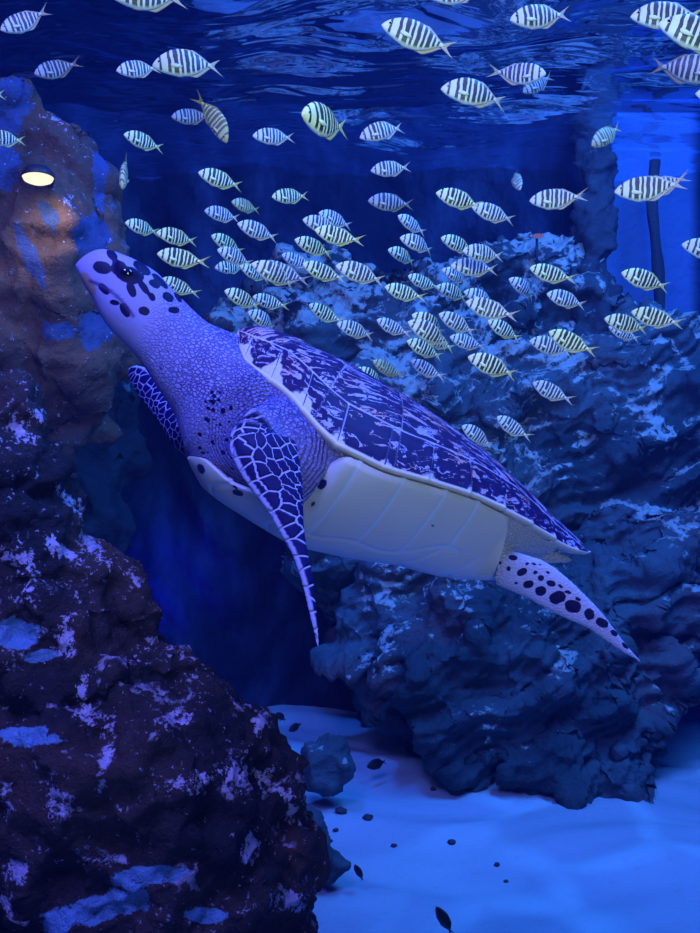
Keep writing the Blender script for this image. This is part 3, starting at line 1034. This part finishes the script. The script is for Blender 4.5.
for (a, b) in zip(line[:-1], line[1:]):
    A = np.array(a, float); Bv = np.array(b, float) - A
    tt = np.clip(((pxx - A[0]) * Bv[0] + (pyy - A[1]) * Bv[1]) / (Bv @ Bv), 0, 1)
    dist = np.hypot(pxx - A[0] - tt * Bv[0], pyy - A[1] - tt * Bv[1])
    lip = np.maximum(lip, np.clip(1.5 - dist / 1.7, 0, 1) * (SV[:, 1] > 0))
fattr(skin, 'lip', lip)
belly = np.clip((-.13 - SV[:, 0]) / .05, 0, 1) * 1.0
fold = np.linalg.norm(SV - np.array(loc_at(258, 440, .20))[None], axis=1)
fattr(skin, 'fold', fold)
fattr(skin, 'pale', belly)


def mat_skin():
    m = N('turtle_skin')
    ob = m.obj()
    fl = m.attr('flip', 'Vector'); blade = m.attr('blade'); head = m.attr('head')
    base = m.mix(m.noise(ob, 9, 3), (.21, .20, .58), (.28, .27, .66))
    # leathery wrinkles
    wr = m.voro(m.n('VectorMath', {0: m.scale(ob, (1, 1, 1.5)), 1: m.n('VectorMath', {0: m.noise(ob, 14, 3, out='Color'), 'Scale': .02}, operation='SCALE').outputs[0]}, operation='ADD').outputs[0], 125, 'DISTANCE_TO_EDGE')
    crease = m.step(wr, .02, .20)
    neck = m.math('SUBTRACT', 1.0, m.math('MAXIMUM', m.math('MAXIMUM', head, m.math('MULTIPLY', m.attr('hind'), .8)), m.math('MINIMUM', blade, 1.0)))
    neckpat = m.math('MULTIPLY', neck, m.step(m.noise(ob, 7, 2), .35, .6))
    base = m.mix(m.math('MULTIPLY', m.math('SUBTRACT', 1.0, crease), m.math('ADD', m.math('MULTIPLY', neckpat, .35), m.math('MULTIPLY', m.math('MULTIPLY', neck, m.step(m.n('SeparateXYZ', {0: ob}).outputs[0], .46, .36)), m.math('MULTIPLY', m.step(m.n('SeparateXYZ', {0: ob}).outputs[2], -.08, -.03), .6)))), base, (.05, .04, .24))
    base = m.mix(m.attr('pale'), base, (.44, .47, .55))
    base = m.mix(m.attr('hind'), base, (.37, .40, .58))
    # flipper scales
    sep = m.n('SeparateXYZ', {0: fl})
    uu, vv = sep.outputs[0], sep.outputs[1]
    inner = m.math('MAXIMUM', m.math('SUBTRACT', vv, .034), 0.0)
    cell = m.n('CombineXYZ', {'X': m.math('MULTIPLY', uu, 42), 'Y': m.math('ADD', m.math('MULTIPLY', vv, 34), m.math('MULTIPLY', inner, 46)), 'Z': 0.0}).outputs[0]
    ed = m.n('TexVoronoi', {'Vector': cell, 'Scale': 1.0, 'Randomness': .72}, feature='DISTANCE_TO_EDGE', voronoi_dimensions='2D').outputs['Distance']
    rear = 0.0
    scale_in = m.step(ed, m.math('ADD', .042, m.math('MULTIPLY', rear, .13)), m.math('ADD', .070, m.math('MULTIPLY', rear, .13)))
    scale_in = m.math('MULTIPLY', m.math('MULTIPLY', m.math('MULTIPLY', scale_in, m.math('SUBTRACT', 1.0, rear)), m.step(vv, .005, .009)), m.step(blade, .25, .7))
    dark = (.004, .003, .075)
    col = m.mix(scale_in, m.mix(m.step(blade, .3, .9), base, (.36, .37, .72)), dark)
    # head blotches, horny beak, mouth line
    col = m.mix(m.step(m.attr('horn'), .5, .75), col, m.mix(m.noise(ob, 30, 2), (.30, .20, .30), (.26, .17, .24)))
    col = m.mix(m.step(m.math('ADD', m.attr('spot'), m.math('MULTIPLY', m.math('SUBTRACT', m.noise(ob, 120, 2), .5), .25)), .40, .52), col, (.003, .003, .045))
    col = m.mix(m.math('MULTIPLY', m.attr('lip'), .9), col, (.04, .03, .16))
    h = m.math('ADD', m.math('MULTIPLY', m.math('MULTIPLY', crease, neck), 1.0), m.math('MULTIPLY', m.step(ed, 0.0, .15), m.math('MULTIPLY', m.step(blade, .3, .8), .7)))
    h = m.math('ADD', h, m.math('MULTIPLY', m.noise(ob, 60, 4), .25))
    fd = m.math('ADD', m.attr('fold'), m.math('MULTIPLY', m.noise(ob, 16, 2), .02))
    ringm = m.math('MULTIPLY', m.step(fd, .065, .08), m.math('MULTIPLY', m.step(fd, .15, .13), m.math('SUBTRACT', 1.0, m.math('MINIMUM', blade, 1.0))))
    h = m.math('ADD', h, m.math('MULTIPLY', m.math('SINE', m.math('MULTIPLY', fd, 900.0)), m.math('MULTIPLY', ringm, .8)))
    return m.surf(col, .55, .14, m.bump(h, .8, .005))


body = link('body', skin, mat_skin(), turtle)
body['label'] = 'lilac spotted head, wrinkled neck and scaly flippers'

# ---- plastron markings and material
PV = coords(pl_me)
ppx, ppy, pdep = to_pix(PV)
ptree = BVHTree.FromPolygons([Vector(v) for v in PV], [tuple(p.vertices) for p in pl_me.polygons])
fattr(pl_me, 'spot', marks(ptree, ppx, ppy, pdep, [(201, 469, 5.5, 3.6, 60), (238, 493, 6, 3, 15), (235, 487, 3, 1.5, 30), (322, 484, 6, 4.5, -55), (313, 504, 3.4, 1.8, -50), (364, 461, 5, 1.6, -30),
                                                   (433, 525, 2, 1.2, 0), (362, 496, 3, 1.2, 0)]))
fattr(pl_me, 'ambr', marks(ptree, ppx, ppy, pdep, [(235, 483, 24, 13, 30), (311, 505, 10, 8, 0), (322, 484, 11, 11, 0)]))


def mat_plastron():
    m = N('plastron_scutes')
    ob = m.obj()
    col = m.mix(m.noise(ob, 10, 3), (.43, .47, .50), (.52, .55, .56))
    col = m.mix(m.math('MULTIPLY', m.step(m.attr('ambr'), .45, 1.1), .35), col, (.38, .35, .24))
    col = m.mix(m.step(m.attr('seam'), .0032, .0012), col, (.42, .58, .80))
    col = m.mix(m.step(m.math('ADD', m.attr('spot'), m.math('MULTIPLY', m.math('SUBTRACT', m.noise(ob, 90, 3), .5), .5)), .45, .62), col, (.012, .012, .10))
    return m.surf(col, .42, .35, m.bump(m.noise(ob, 22, 4), .25, .006))


pl = link('plastron', pl_me, mat_plastron(), turtle)
md = pl.modifiers.new('shell_thickness', 'SOLIDIFY'); md.thickness = .009; md.offset = -1
pl['label'] = 'pale cream under shell with blue seams'

# ---- eyes
m = N('turtle_eye')
eye_mat = m.surf((.004, .004, .02), .08, .8)
for s in (1, -1):
    V, Fc = ellipsoid((EYE[0] + .001, s * .0495, EYE[2] - .001), (.0125, .0085, .0095), None, 3)
    link('eye', mesh_from('turtle_eye', V, Fc), eye_mat, turtle)

# ================================================================== the striped fish
def fish_mesh(name, bend):
    S = [0, .012, .035, .08, .15, .25, .35, .45, .55, .65, .72, .78, .83]
    UP = [.004, .024, .050, .090, .132, .172, .190, .186, .160, .114, .066, .031, .021]
    LO = [.004, .021, .043, .076, .114, .155, .181, .183, .158, .112, .064, .031, .021]
    WI = [.004, .014, .026, .042, .056, .068, .072, .068, .058, .042, .028, .017, .010]
    ns, nr = 64, 20
    s = np.linspace(0, .83, ns)
    up = pchip(S, UP, s); lo = pchip(S, LO, s); wi = pchip(S, WI, s)
    V, A = [], []

    def pt(sv, y, z, fin=0.0, hn=0.0):
        off = bend * max(sv - .30, 0) ** 2 * 1.3
        V.append((.5 - sv, y + off, z)); A.append((sv, hn, fin))
    for i in range(ns):
        c = .012 * math.sin(s[i] * 3)
        for k in range(nr):
            th = 2 * math.pi * k / nr
            h = up[i] if math.sin(th) >= 0 else lo[i]
            pt(s[i], wi[i] * math.copysign(abs(math.cos(th)) ** .9, math.cos(th)), c + h * math.sin(th), 0, math.sin(th))
    Fc = grid_faces(ns, nr, True)
    Fc.append(tuple(range(nr))[::-1]); Fc.append(tuple(range((ns - 1) * nr, ns * nr)))

    def plate(rows, thick, fin):
        """a thin fin: rows of (s, z) points base to tip"""
        o = len(V); n = len(rows); m = len(rows[0])
        for side in (1, -1):
            for r in rows:
                for j, (sv, z) in enumerate(r):
                    t = thick * (1 - j / (m - .6))
                    pt(sv, side * t, z, fin, 0)
        for a in range(n - 1):
            for b in range(m - 1):
                q = (o + a * m + b, o + (a + 1) * m + b, o + (a + 1) * m + b + 1, o + a * m + b + 1)
                Fc.append(q); Fc.append(tuple(i + n * m for i in q[::-1]))
        ring = [o + b for b in range(m)] + [o + a * m + m - 1 for a in range(1, n)] + [o + (n - 1) * m + b for b in range(m - 2, -1, -1)] + [o + a * m for a in range(n - 2, 0, -1)]
        for a, b in zip(ring, ring[1:] + ring[:1]):
            Fc.append((b, a, a + n * m, b + n * m))
    # forked tail: two lobes
    for sg in (1, -1):
        rows = []
        for f in np.linspace(0, 1, 7):
            base = (.80 + .02 * f, sg * .022 * (1 - f))
            edge0 = np.array((1.0, sg * .125)); edge1 = np.array((.875, 0.0))
            tip = edge0 + (edge1 - edge0) * f ** .8
            tip[0] -= .012 * math.sin(f * math.pi)
            rows.append([tuple(np.array(base) + (tip - np.array(base)) * g) for g in (0, .35, .7, 1)])
        plate(rows, .006, 1.0)
    # dorsal and anal fins
    zt = lambda q: float(pchip(S, UP, q)) - .006
    zb = lambda q: -float(pchip(S, LO, q)) + .006
    q = np.linspace(.36, .765, 12)
    hgt = pchip([.36, .42, .5, .54, .62, .765], [.004, .018, .015, .030, .016, .003], q)
    plate([[(a, zt(a)), (a + .03, zt(a) + h * .6), (a + .05, zt(a) + h)] for a, h in zip(q, hgt)], .005, .8)
    q = np.linspace(.47, .765, 10)
    hgt = pchip([.47, .53, .62, .765], [.004, .028, .014, .003], q)
    plate([[(a, zb(a)), (a + .03, zb(a) - h * .6), (a + .05, zb(a) - h)] for a, h in zip(q, hgt)], .005, .8)
    # pelvic fins
    q = np.linspace(.27, .33, 5)
    plate([[(a, zb(a)), (a + .05, zb(a) - .006), (a + .08, zb(a) - .010)] for a in q], .006, .9)
    # breast fins: small curved leaves lying on the flanks
    for sd in (1, -1):
        o = len(V); n = 7
        for lay in (0, 1):
            for i in range(n):
                f = i / (n - 1); sv = .24 + .15 * f
                hw = .026 * math.sin(math.pi * min(1, .18 + .82 * f)) + .002
                y = sd * (float(pchip(S, WI, sv)) + .003 + .012 * f + .003 * lay)
                for z in (hw, -hw):
                    pt(sv, y, -.035 - .035 * f + z, .6, 0)
        for lay in (0, 1):
            for i in range(n - 1):
                b = o + lay * 2 * n + 2 * i
                Fc.append((b, b + 1, b + 3, b + 2))
        for i in range(n - 1):
            for e in (0, 1):
                b = o + 2 * i + e
                Fc.append((b, b + 2, b + 2 + 2 * n, b + 2 * n))
    bm = bmesh.new()
    vs = [bm.verts.new(v) for v in V]
    for f in Fc:
        try:
            bm.faces.new([vs[i] for i in f])
        except ValueError:
            pass
    bmesh.ops.recalc_face_normals(bm, faces=bm.faces)
    me = bpy.data.meshes.new(name); bm.to_mesh(me); bm.free()
    me.polygons.foreach_set('use_smooth', [True] * len(me.polygons))
    vattr(me, 'fs', A)
    return me


def mat_fish(name, back, belly, bar, fin, strength):
    bar = tuple(.4 * x for x in bar)
    m = N(name)
    a = m.n('SeparateXYZ', {0: m.attr('fs', 'Vector')})
    s, h, fn = a.outputs[0], a.outputs[1], a.outputs[2]
    rnd = m.n('ObjectInfo').outputs['Random']
    h01 = m.math('MULTIPLY_ADD', h, .5, .5)
    base = m.ramp(h01, [(.08, belly), (.45, tuple((x + y) / 2 for x, y in zip(back, belly))), (.92, back)])
    base = m.mix(m.math('MULTIPLY', rnd, .32), base, (.62, .72, .82))
    ob = m.obj()
    base = m.mix(m.math('MULTIPLY', m.noise(ob, 30, 2), .25), base, (.42, .52, .50))
    sl = m.math('ADD', s, m.math('ADD', m.math('MULTIPLY', h, -.012), m.math('MULTIPLY', m.math('SUBTRACT', m.noise(ob, 9, 2), .5), .03)))
    st = [(0, 0)]
    for c, w in ((.108, .014), (.225, .018), (.315, .024), (.395, .015), (.475, .024), (.552, .016), (.628, .023), (.698, .014), (.760, .012)):
        st += [(c - w * 1.2, 1), (c + w * 1.2, 0)]
    bars = m.ramp(sl, st, 'CONSTANT')
    bars = m.math('MULTIPLY', bars, m.step(h, -.98, -.75))
    bars = m.math('MULTIPLY', bars, m.math('SUBTRACT', 1.0, m.math('GREATER_THAN', fn, .5)))
    col = m.mix(m.math('MULTIPLY', bars, strength), base, bar)
    snout = m.step(s, .07, .015)
    col = m.mix(m.math('MULTIPLY', snout, .5), col, fin)
    col = m.mix(m.step(fn, .3, .6), col, m.mix(m.step(fn, .7, .8), base, fin))
    mt = m.surf(col, .45, .25)
    # the fins are thin and let light through
    b = m.out.inputs[0].links[0].from_socket
    t = m.n('BsdfTransparent')
    mx = m.n('MixShader', {0: m.math('MULTIPLY', m.step(fn, .7, .8), .5), 1: b, 2: t.outputs[0]})
    m.t.links.new(mx.outputs[0], m.out.inputs[0])
    return mt


fish_mats = [mat_fish('mint_fish', (.68, .80, .26), (.72, .92, .60), (.010, .016, .030), (.62, .66, .20), .96),
             mat_fish('silver_fish', (.56, .62, .56), (.62, .80, .82), (.012, .016, .05), (.62, .58, .36), .92),
             mat_fish('shaded_fish', (.22, .25, .24), (.26, .34, .36), (.012, .018, .03), (.26, .24, .12), .9),  # darker copy of the fish colours, with shade put into them
             mat_fish('olive_fish', (.40, .44, .16), (.52, .58, .26), (.04, .05, .03), (.45, .42, .08), .75)]
bends = [0.0, .45, -.45]
fish_me = {}
for mi, mt in enumerate(fish_mats):
    for bi, b in enumerate(bends):
        if mi == 0:
            me = fish_mesh('striped_fish', b)
        else:
            me = fish_me[(0, bi)].copy()
            me.materials.clear()
        me.materials.append(mt)
        fish_me[(mi, bi)] = me
V, Fc = ellipsoid((0, 0, 0), (.025, .008, .025), None, 2)
m = N('fish_eye')
d = m.n('VectorMath', {0: m.scale(m.obj(), (1, 0, 1))}, operation='LENGTH').outputs['Value']
eye_me = mesh_from('fish_eye', V, Fc)
eye_me.materials.append(m.surf(m.mix(m.step(d, 0.016, .018), (.004, .004, .012), (.55, .58, .50)), .15, .6))

# nose pixel, tail pixel, turn towards the viewer in degrees, true length in m, kind (m mint, s silver, d darkened for shade, o olive), label
FISH = [
 (1, 30, 49, 15, 12, .13, 's', 'striped fish with upswept tail in the top corner above the lamp'),
 (35, 74, 78, 66, 22, .12, 'd', 'greyish striped fish with widely spread tail above the glowing lamp'),
 (117, 71, 160, 68, 20, .112, 's', 'small striped fish whose tail meets the snout of a bigger pale fish'),
 (153, 66, 225, 60, 10, .13, 's', 'big pale striped fish whose snout meets the tail of a small fish'),
 (110, -6, 187, 0, 10, .13, 's', 'pale fish cut by the picture top above two touching striped fish'),
 (125, 135, 163, 149, 25, .112, 'm', 'lone striped fish heading up between the lamp and an upright fish'),
 (-16, 137, 25, 141, 18, .115, 'm', 'striped fish half out of the picture just above the glowing lamp'),
 (-38, 93, 5, 95, 15, .115, 'm', 'fish of which only the tail tip shows at the picture edge above the lamp'),
 (172, 117, 210, 118, 25, .115, 'd', 'greyish striped fish whose tail touches an upright pale fish'),
 (226, 141, 205, 98, 30, .115, 'o', 'pale fish swimming steeply downwards, tail up, near the picture top'),
 (253, 136, 295, 138, 20, .115, 's', 'level striped fish beside the round faced fish turned to the viewer'),
 (303, 115, 348, 130, 57, .14, 'm', 'round faced yellowish fish turned towards the viewer'),
 (360, 138, 406, 123, 15, .115, 's', 'striped fish pointing down, just above the level one behind its round faced neighbour'),
 (371, 171, 411, 167, 18, .110, 's', 'level striped fish directly above a dim grey one'),
 (368, 201, 414, 205, 18, .125, 'd', 'dim grey striped fish under a brighter level one'),
 (272, 197, 309, 196, 25, .110, 'm', 'small level striped fish alone above the densest rows of the school'),
 (382, 25, 456, 51, 10, .13, 's', 'big bright striped fish with spread tail near the picture top centre'),
 (441, 89, 511, 97, 10, .13, 's', 'big bright striped fish with yellow tail below the rightward swimming one'),
 (430, -3, 488, -10, 15, .13, 's', 'fish cut by the picture top right of centre, only its belly showing'),
 (511, 20, 570, 14, 25, .13, 's', 'pale bluish striped fish near the top with spread forked tail'),
 (545, 74, 493, 76, 25, .13, 's', 'striped fish swimming to the right, tail at its left end'),
 (524, 92, 552, 76, 40, .125, 'd', 'dark fish half hidden behind the one swimming to the right'),
 (593, 145, 620, 127, 45, .12, 'o', 'dark olive fish slanting downwards alone under the water ripples'),
 (632, 17, 704, 15, 10, .13, 's', 'striped fish at the top right with another overlapping its belly'),
 (659, 24, 745, 48, 10, .135, 's', 'big pale fish leaving the picture, overlapping another striped fish'),
 (726, 73, 650, 66, 12, .135, 'd', 'big grey fish leaving the picture at right, tail raised on its left end'),
 (697, 94, 760, 100, 10, .13, 's', 'fish showing only its snout at the right edge below the big grey one'),
 (122, 188, 127, 158, 55, .115, 'o', 'thin fish seen end on beside the cliff above the turtle head'),
 (199, 173, 242, 187, 20, .115, 'm', 'bright striped fish above a dark fish and a bluish fish'),
 (232, 202, 260, 211, 35, .115, 'o', 'small dark olive striped fish below the bright one'),
 (205, 211, 240, 219, 28, .110, 's', 'bluish striped fish just left of the small dark olive one'),
 (238, 224, 278, 239, 22, .112, 's', 'striped fish just below the small dark olive one'),
 (126, 223, 159, 233, 30, .108, 'm', 'leftmost striped fish of the pair in line above the turtle forehead'),
 (157, 233, 197, 242, 24, .110, 'm', 'second striped fish of the pair in line above the turtle forehead'),
 (158, 254, 205, 265, 18, .112, 'm', 'striped fish closest above the turtle brow, under the pair in line'),
 (163, 279, 195, 296, 25, .112, 'm', 'striped fish half hidden behind the back of the turtle head'),
 (212, 236, 244, 253, 28, .115, 'm', 'uppermost fish of the tight clump behind the turtle head'),
 (218, 250, 253, 265, 28, .104, 's', 'second fish from the top of the tight clump behind the turtle head'),
 (215, 268, 247, 267, 28, .115, 'm', 'level greenish fish at the left end of the clump behind the turtle head'),
 (240, 266, 270, 281, 28, .115, 'm', 'fish under the long pale one, in the clump behind the turtle head'),
 (252, 264, 300, 285, 14, .100, 's', 'long pale bluish fish in front of the clump behind the turtle head'),
 (262, 264, 305, 284, 20, .122, 's', 'fish peeping out behind the long pale bluish one'),
 (225, 291, 261, 308, 25, .108, 'm', 'striped fish left of a greener one over the turtle neck'),
 (253, 297, 285, 308, 28, .112, 'm', 'green striped fish touching two others over the turtle neck'),
 (248, 312, 281, 329, 28, .108, 's', 'lowest striped fish over the front edge of the turtle shell'),
 (303, 220, 342, 231, 25, .108, 's', 'pale fish behind the bright yellow tailed one in the trio'),
 (319, 213, 352, 227, 28, .116, 's', 'topmost and hindmost fish of the trio with the bright yellow tailed one'),
 (315, 230, 360, 244, 18, .102, 'm', 'bright yellow tailed striped fish in front of the trio'),
 (295, 240, 333, 255, 24, .110, 'm', 'striped fish just under the trio with the bright yellow tailed one'),
 (282, 255, 311, 268, 30, .112, 's', 'small bluish green fish whose tail is hidden by a larger neighbour'),
 (303, 264, 342, 282, 22, .104, 'm', 'striped fish covering the tail of a small bluish green one'),
 (336, 266, 385, 282, 16, .110, 's', 'pale violet headed striped fish in the gap right of the clump'),
 (309, 305, 340, 324, 28, .108, 'm', 'green striped fish first of a pair in line over the shell'),
 (337, 324, 374, 337, 24, .112, 's', 'bluish striped fish second of a pair in line over the shell'),
 (385, 287, 422, 300, 25, .112, 'm', 'striped fish alone midway between the pair in line and the group of four'),
 (377, 320, 407, 336, 28, .108, 's', 'small bluish striped fish left of the large overlapped one'),
 (373, 361, 401, 378, 28, .108, 'o', 'upper of the two fish just over the shell ridge'),
 (356, 369, 389, 388, 26, .104, 'm', 'lower of the two fish just over the shell ridge'),
 (411, 361, 441, 379, 26, .108, 's', 'striped fish alone below the one with the spread tail'),
 (407, 341, 443, 358, 22, .108, 'm', 'striped fish with spread tail right under the large overlapped one'),
 (408, 322, 454, 346, 16, .100, 's', 'large pale violet striped fish overlapping two others'),
 (412, 315, 451, 333, 24, .112, 'm', 'yellowish fish peeping above the large pale violet one'),
 (420, 333, 455, 350, 22, .114, 'm', 'fish peeping below the large pale violet one'),
 (439, 314, 476, 334, 22, .106, 's', 'turquoise striped fish right of the large pale violet one'),
 (450, 337, 483, 349, 26, .114, 's', 'small pale green fish directly below the turquoise one'),
 (468, 357, 517, 376, 14, .108, 'm', 'large yellowish striped fish lowest before the bare reef'),
 (466, 302, 514, 319, 16, .104, 's', 'large bright striped fish overlapping the tail of its upper neighbour'),
 (464, 292, 500, 304, 24, .114, 's', 'fish whose tail is covered by the large bright one below'),
 (488, 321, 521, 340, 24, .110, 'm', 'greenish fish hanging below the tail of the large bright one'),
 (436, 287, 472, 298, 24, .110, 'm', 'striped fish left of the one covered by the large bright one'),
 (408, 276, 437, 290, 28, .110, 'm', 'greenish striped fish above and left of the row of three'),
 (388, 250, 420, 262, 28, .108, 'm', 'small green striped fish below the turquoise bellied one'),
 (398, 216, 426, 234, 30, .110, 's', 'small striped fish just above the turquoise bellied one'),
 (400, 238, 438, 250, 24, .108, 's', 'turquoise bellied fish with spread tail under a smaller one'),
 (436, 193, 483, 207, 14, .110, 'm', 'first of two big bright fish in line above the school'),
 (472, 207, 515, 221, 18, .112, 's', 'second of two big bright fish in line above the school'),
 (441, 238, 476, 252, 26, .112, 'm', 'striped fish whose tail is behind a deep bodied turquoise one'),
 (463, 251, 504, 257, 30, .108, 's', 'deep bodied turquoise striped fish with bold thin bars'),
 (451, 266, 498, 270, 18, .116, 's', 'brownish level fish right under the deep bodied turquoise one'),
 (442, 270, 472, 282, 28, .102, 's', 'small fish overlapping the head of the brownish level one'),
 (520, 190, 511, 168, 40, .11, 'o', 'olive fish seen nearly end on above the reef ridge'),
 (530, 201, 584, 199, 12, .115, 's', 'level silver striped fish right of the olive end on one'),
 (530, 268, 572, 282, 20, .112, 'm', 'greenish striped fish under the small pink reflection'),
 (509, 279, 540, 298, 25, .108, 's', 'narrow striped fish lower left of the greenish one under the small pink reflection'),
 (547, 294, 586, 306, 24, .112, 's', 'grey striped fish with yellow tail below the small pink reflection'),
 (616, 192, 682, 187, 10, .122, 's', 'big silver striped fish before the lit wall, another tail behind it'),
 (638, 194, 685, 180, 15, .128, 's', 'fish almost hidden behind the big silver one, tail showing'),
 (622, 273, 669, 288, 16, .115, 'm', 'bright striped fish before the lower end of the lit wall'),
 (683, 245, 735, 256, 14, .12, 's', 'striped fish cut by the right picture edge beside the pillar'),
 (605, 319, 648, 330, 20, .106, 'm', 'upper fish of the overlapping pair before the reef shelf'),
 (609, 327, 640, 340, 26, .108, 's', 'lower fish of the overlapping pair before the reef shelf'),
 (632, 312, 679, 326, 16, .115, 'm', 'striped fish right of the overlapping pair'),
 (549, 332, 592, 354, 18, .106, 'm', 'bright yellowish fish overlapping the tail of a small one'),
 (530, 341, 573, 353, 22, .116, 's', 'small pale fish whose tail is behind the bright yellowish one'),
 (533, 383, 569, 402, 22, .108, 's', 'lone striped fish over the bare bright reef'),
 (497, 417, 527, 439, 24, .106, 's', 'right hand one of the lowest two fish over the shell slope'),
 (462, 426, 493, 447, 24, .106, 's', 'left hand one of the lowest two fish over the shell slope'),
]


def place(o, nx, ny, tx, ty, yaw, L):
    plen = math.hypot(nx - tx, ny - ty)
    Y = L * math.cos(math.radians(yaw)) * F / plen
    d = Vector((nx - tx, 0, -(ny - ty))) / plen
    ray = -Vector((((nx + tx) / 2 - 350) / F, 1, (466.5 - (ny + ty) / 2) / F)).normalized()      # towards the viewer
    d = (d - ray * d.dot(ray)).normalized()
    fwd = d * math.cos(math.radians(yaw)) + ray * math.sin(math.radians(yaw))
    up = Vector((0, 0, 1)) if abs(fwd.z) < .8 else Vector((0.6, -.5, .3))
    up = (up - fwd * up.dot(fwd)).normalized()
    side = up.cross(fwd)
    M = Matrix((fwd, side, up)).transposed().to_4x4()
    o.matrix_world = Matrix.Translation(P((nx + tx) / 2, (ny + ty) / 2, Y)) @ M @ Matrix.Scale(L, 4)


fr = random.Random(5)
eyes = []
for s in (1, -1):
    e = bpy.data.objects.new('eye', eye_me)
    e.location = (.5 - .098, s * .0435, .036)
    eyes.append(e)
for i, (nx, ny, tx, ty, yaw, L, kind, lab) in enumerate(FISH):
    mi = 'msdo'.index(kind)
    o = bpy.data.objects.new('striped_fish', fish_me[(mi, 0 if yaw > 45 else fr.choice((0, 0, 1, 2)))])
    COL.objects.link(o)
    place(o, nx, ny, tx, ty, yaw, L)
    tag(o, lab, 'fish', 'striped fish of the school')
    for e in eyes:
        c = e.copy() if i else e
        COL.objects.link(c)
        c.parent = o

# ------------------------------------------------------------------ little black fish over the sand, and pebbles
m = N('black_fish')
black = m.surf((.006, .006, .012), .5, .3)
black_me = fish_me[(0, 0)].copy(); black_me.materials.clear(); black_me.materials.append(black)
black_me.transform(Matrix.Diagonal((1, 1.2, 1.3, 1)))
for nx, ny, tx, ty, yaw, Y, lab in ((276, 713, 286, 721, 25, 3.9, 'tiny black fish at the rock edge, touching the top of the sand'),
                                    (289, 731, 302, 723, 25, 3.7, 'tiny black fish just above the rounded rock slab'),
                                    (367, 767, 387, 761, 20, 3.5, 'black fish alone over the open sand beside the big reef'),
                                    (355, 865, 363, 881, 20, 2.6, 'black fish pointing up beside the pointed rock wedge'),
                                    (437, 908, 452, 934, 15, 2.3, 'largest black fish, diving up from the bottom edge of the sand')):
    o = bpy.data.objects.new('black_fish', black_me)
    COL.objects.link(o)
    place(o, nx, ny, tx, ty, yaw, 1.15 * math.hypot(nx - tx, ny - ty) / F * Y / math.cos(math.radians(yaw)))
    tag(o, lab, 'fish', 'little black fish over the sand')

m = N('pebble')
peb_mat = m.surf((.03, .035, .05), .8, .2)
pr = random.Random(11)
for px, py, r, lab in ((341, 813, 6, 'dark pebble between the two grey rock pieces on the sand'), (368, 819, 5, 'flat grey pebble right of the dark one on the sand'), (433, 787, 3, 'tiny pebble near the foot of the big reef'),
                       (452, 843, 4, 'small dark pebble in the middle of the sand'), (394, 846, 3, 'tiny dark pebble between rock wedge and sand middle'), (497, 864, 3, 'tiny dark pebble on the rippled sand toward the bright streaks'),
                       (330, 842, 3, 'tiny dark pebble beside the pointed rock wedge'), (506, 882, 2.5, 'tiny dark pebble lowest on the open sand'), (336, 828, 3, 'tiny dark pebble under the rounded rock slab')):
    Yp = CZ * F / (py - 466.5)
    Wp = P(px, py, Yp)
    for _ in range(4):
        Yp = (CZ - float(sand_z(Wp.x, Wp.y))) * F / (py - 466.5); Wp = P(px, py, Yp)
    R = r / F * Yp
    bm = bmesh.new(); bmesh.ops.create_icosphere(bm, subdivisions=3, radius=1)
    for v in bm.verts:
        n_ = 1 + .35 * mnoise.noise(v.co * 1.6 + Vector((px, py, 0)))
        v.co = Vector((v.co.x * R * n_, v.co.y * R * n_ * .9, v.co.z * R * .6 * n_))
    me = bpy.data.meshes.new('pebble'); bm.to_mesh(me); bm.free()
    me.polygons.foreach_set('use_smooth', [True] * len(me.polygons))
    o = link('pebble', me, peb_mat)
    o.location = (Wp.x, Wp.y, float(sand_z(Wp.x, Wp.y)) + R * .3)
    o.rotation_euler = (0, 0, pr.uniform(0, 6))
    tag(o, lab, 'pebble', 'pebbles on the sand')
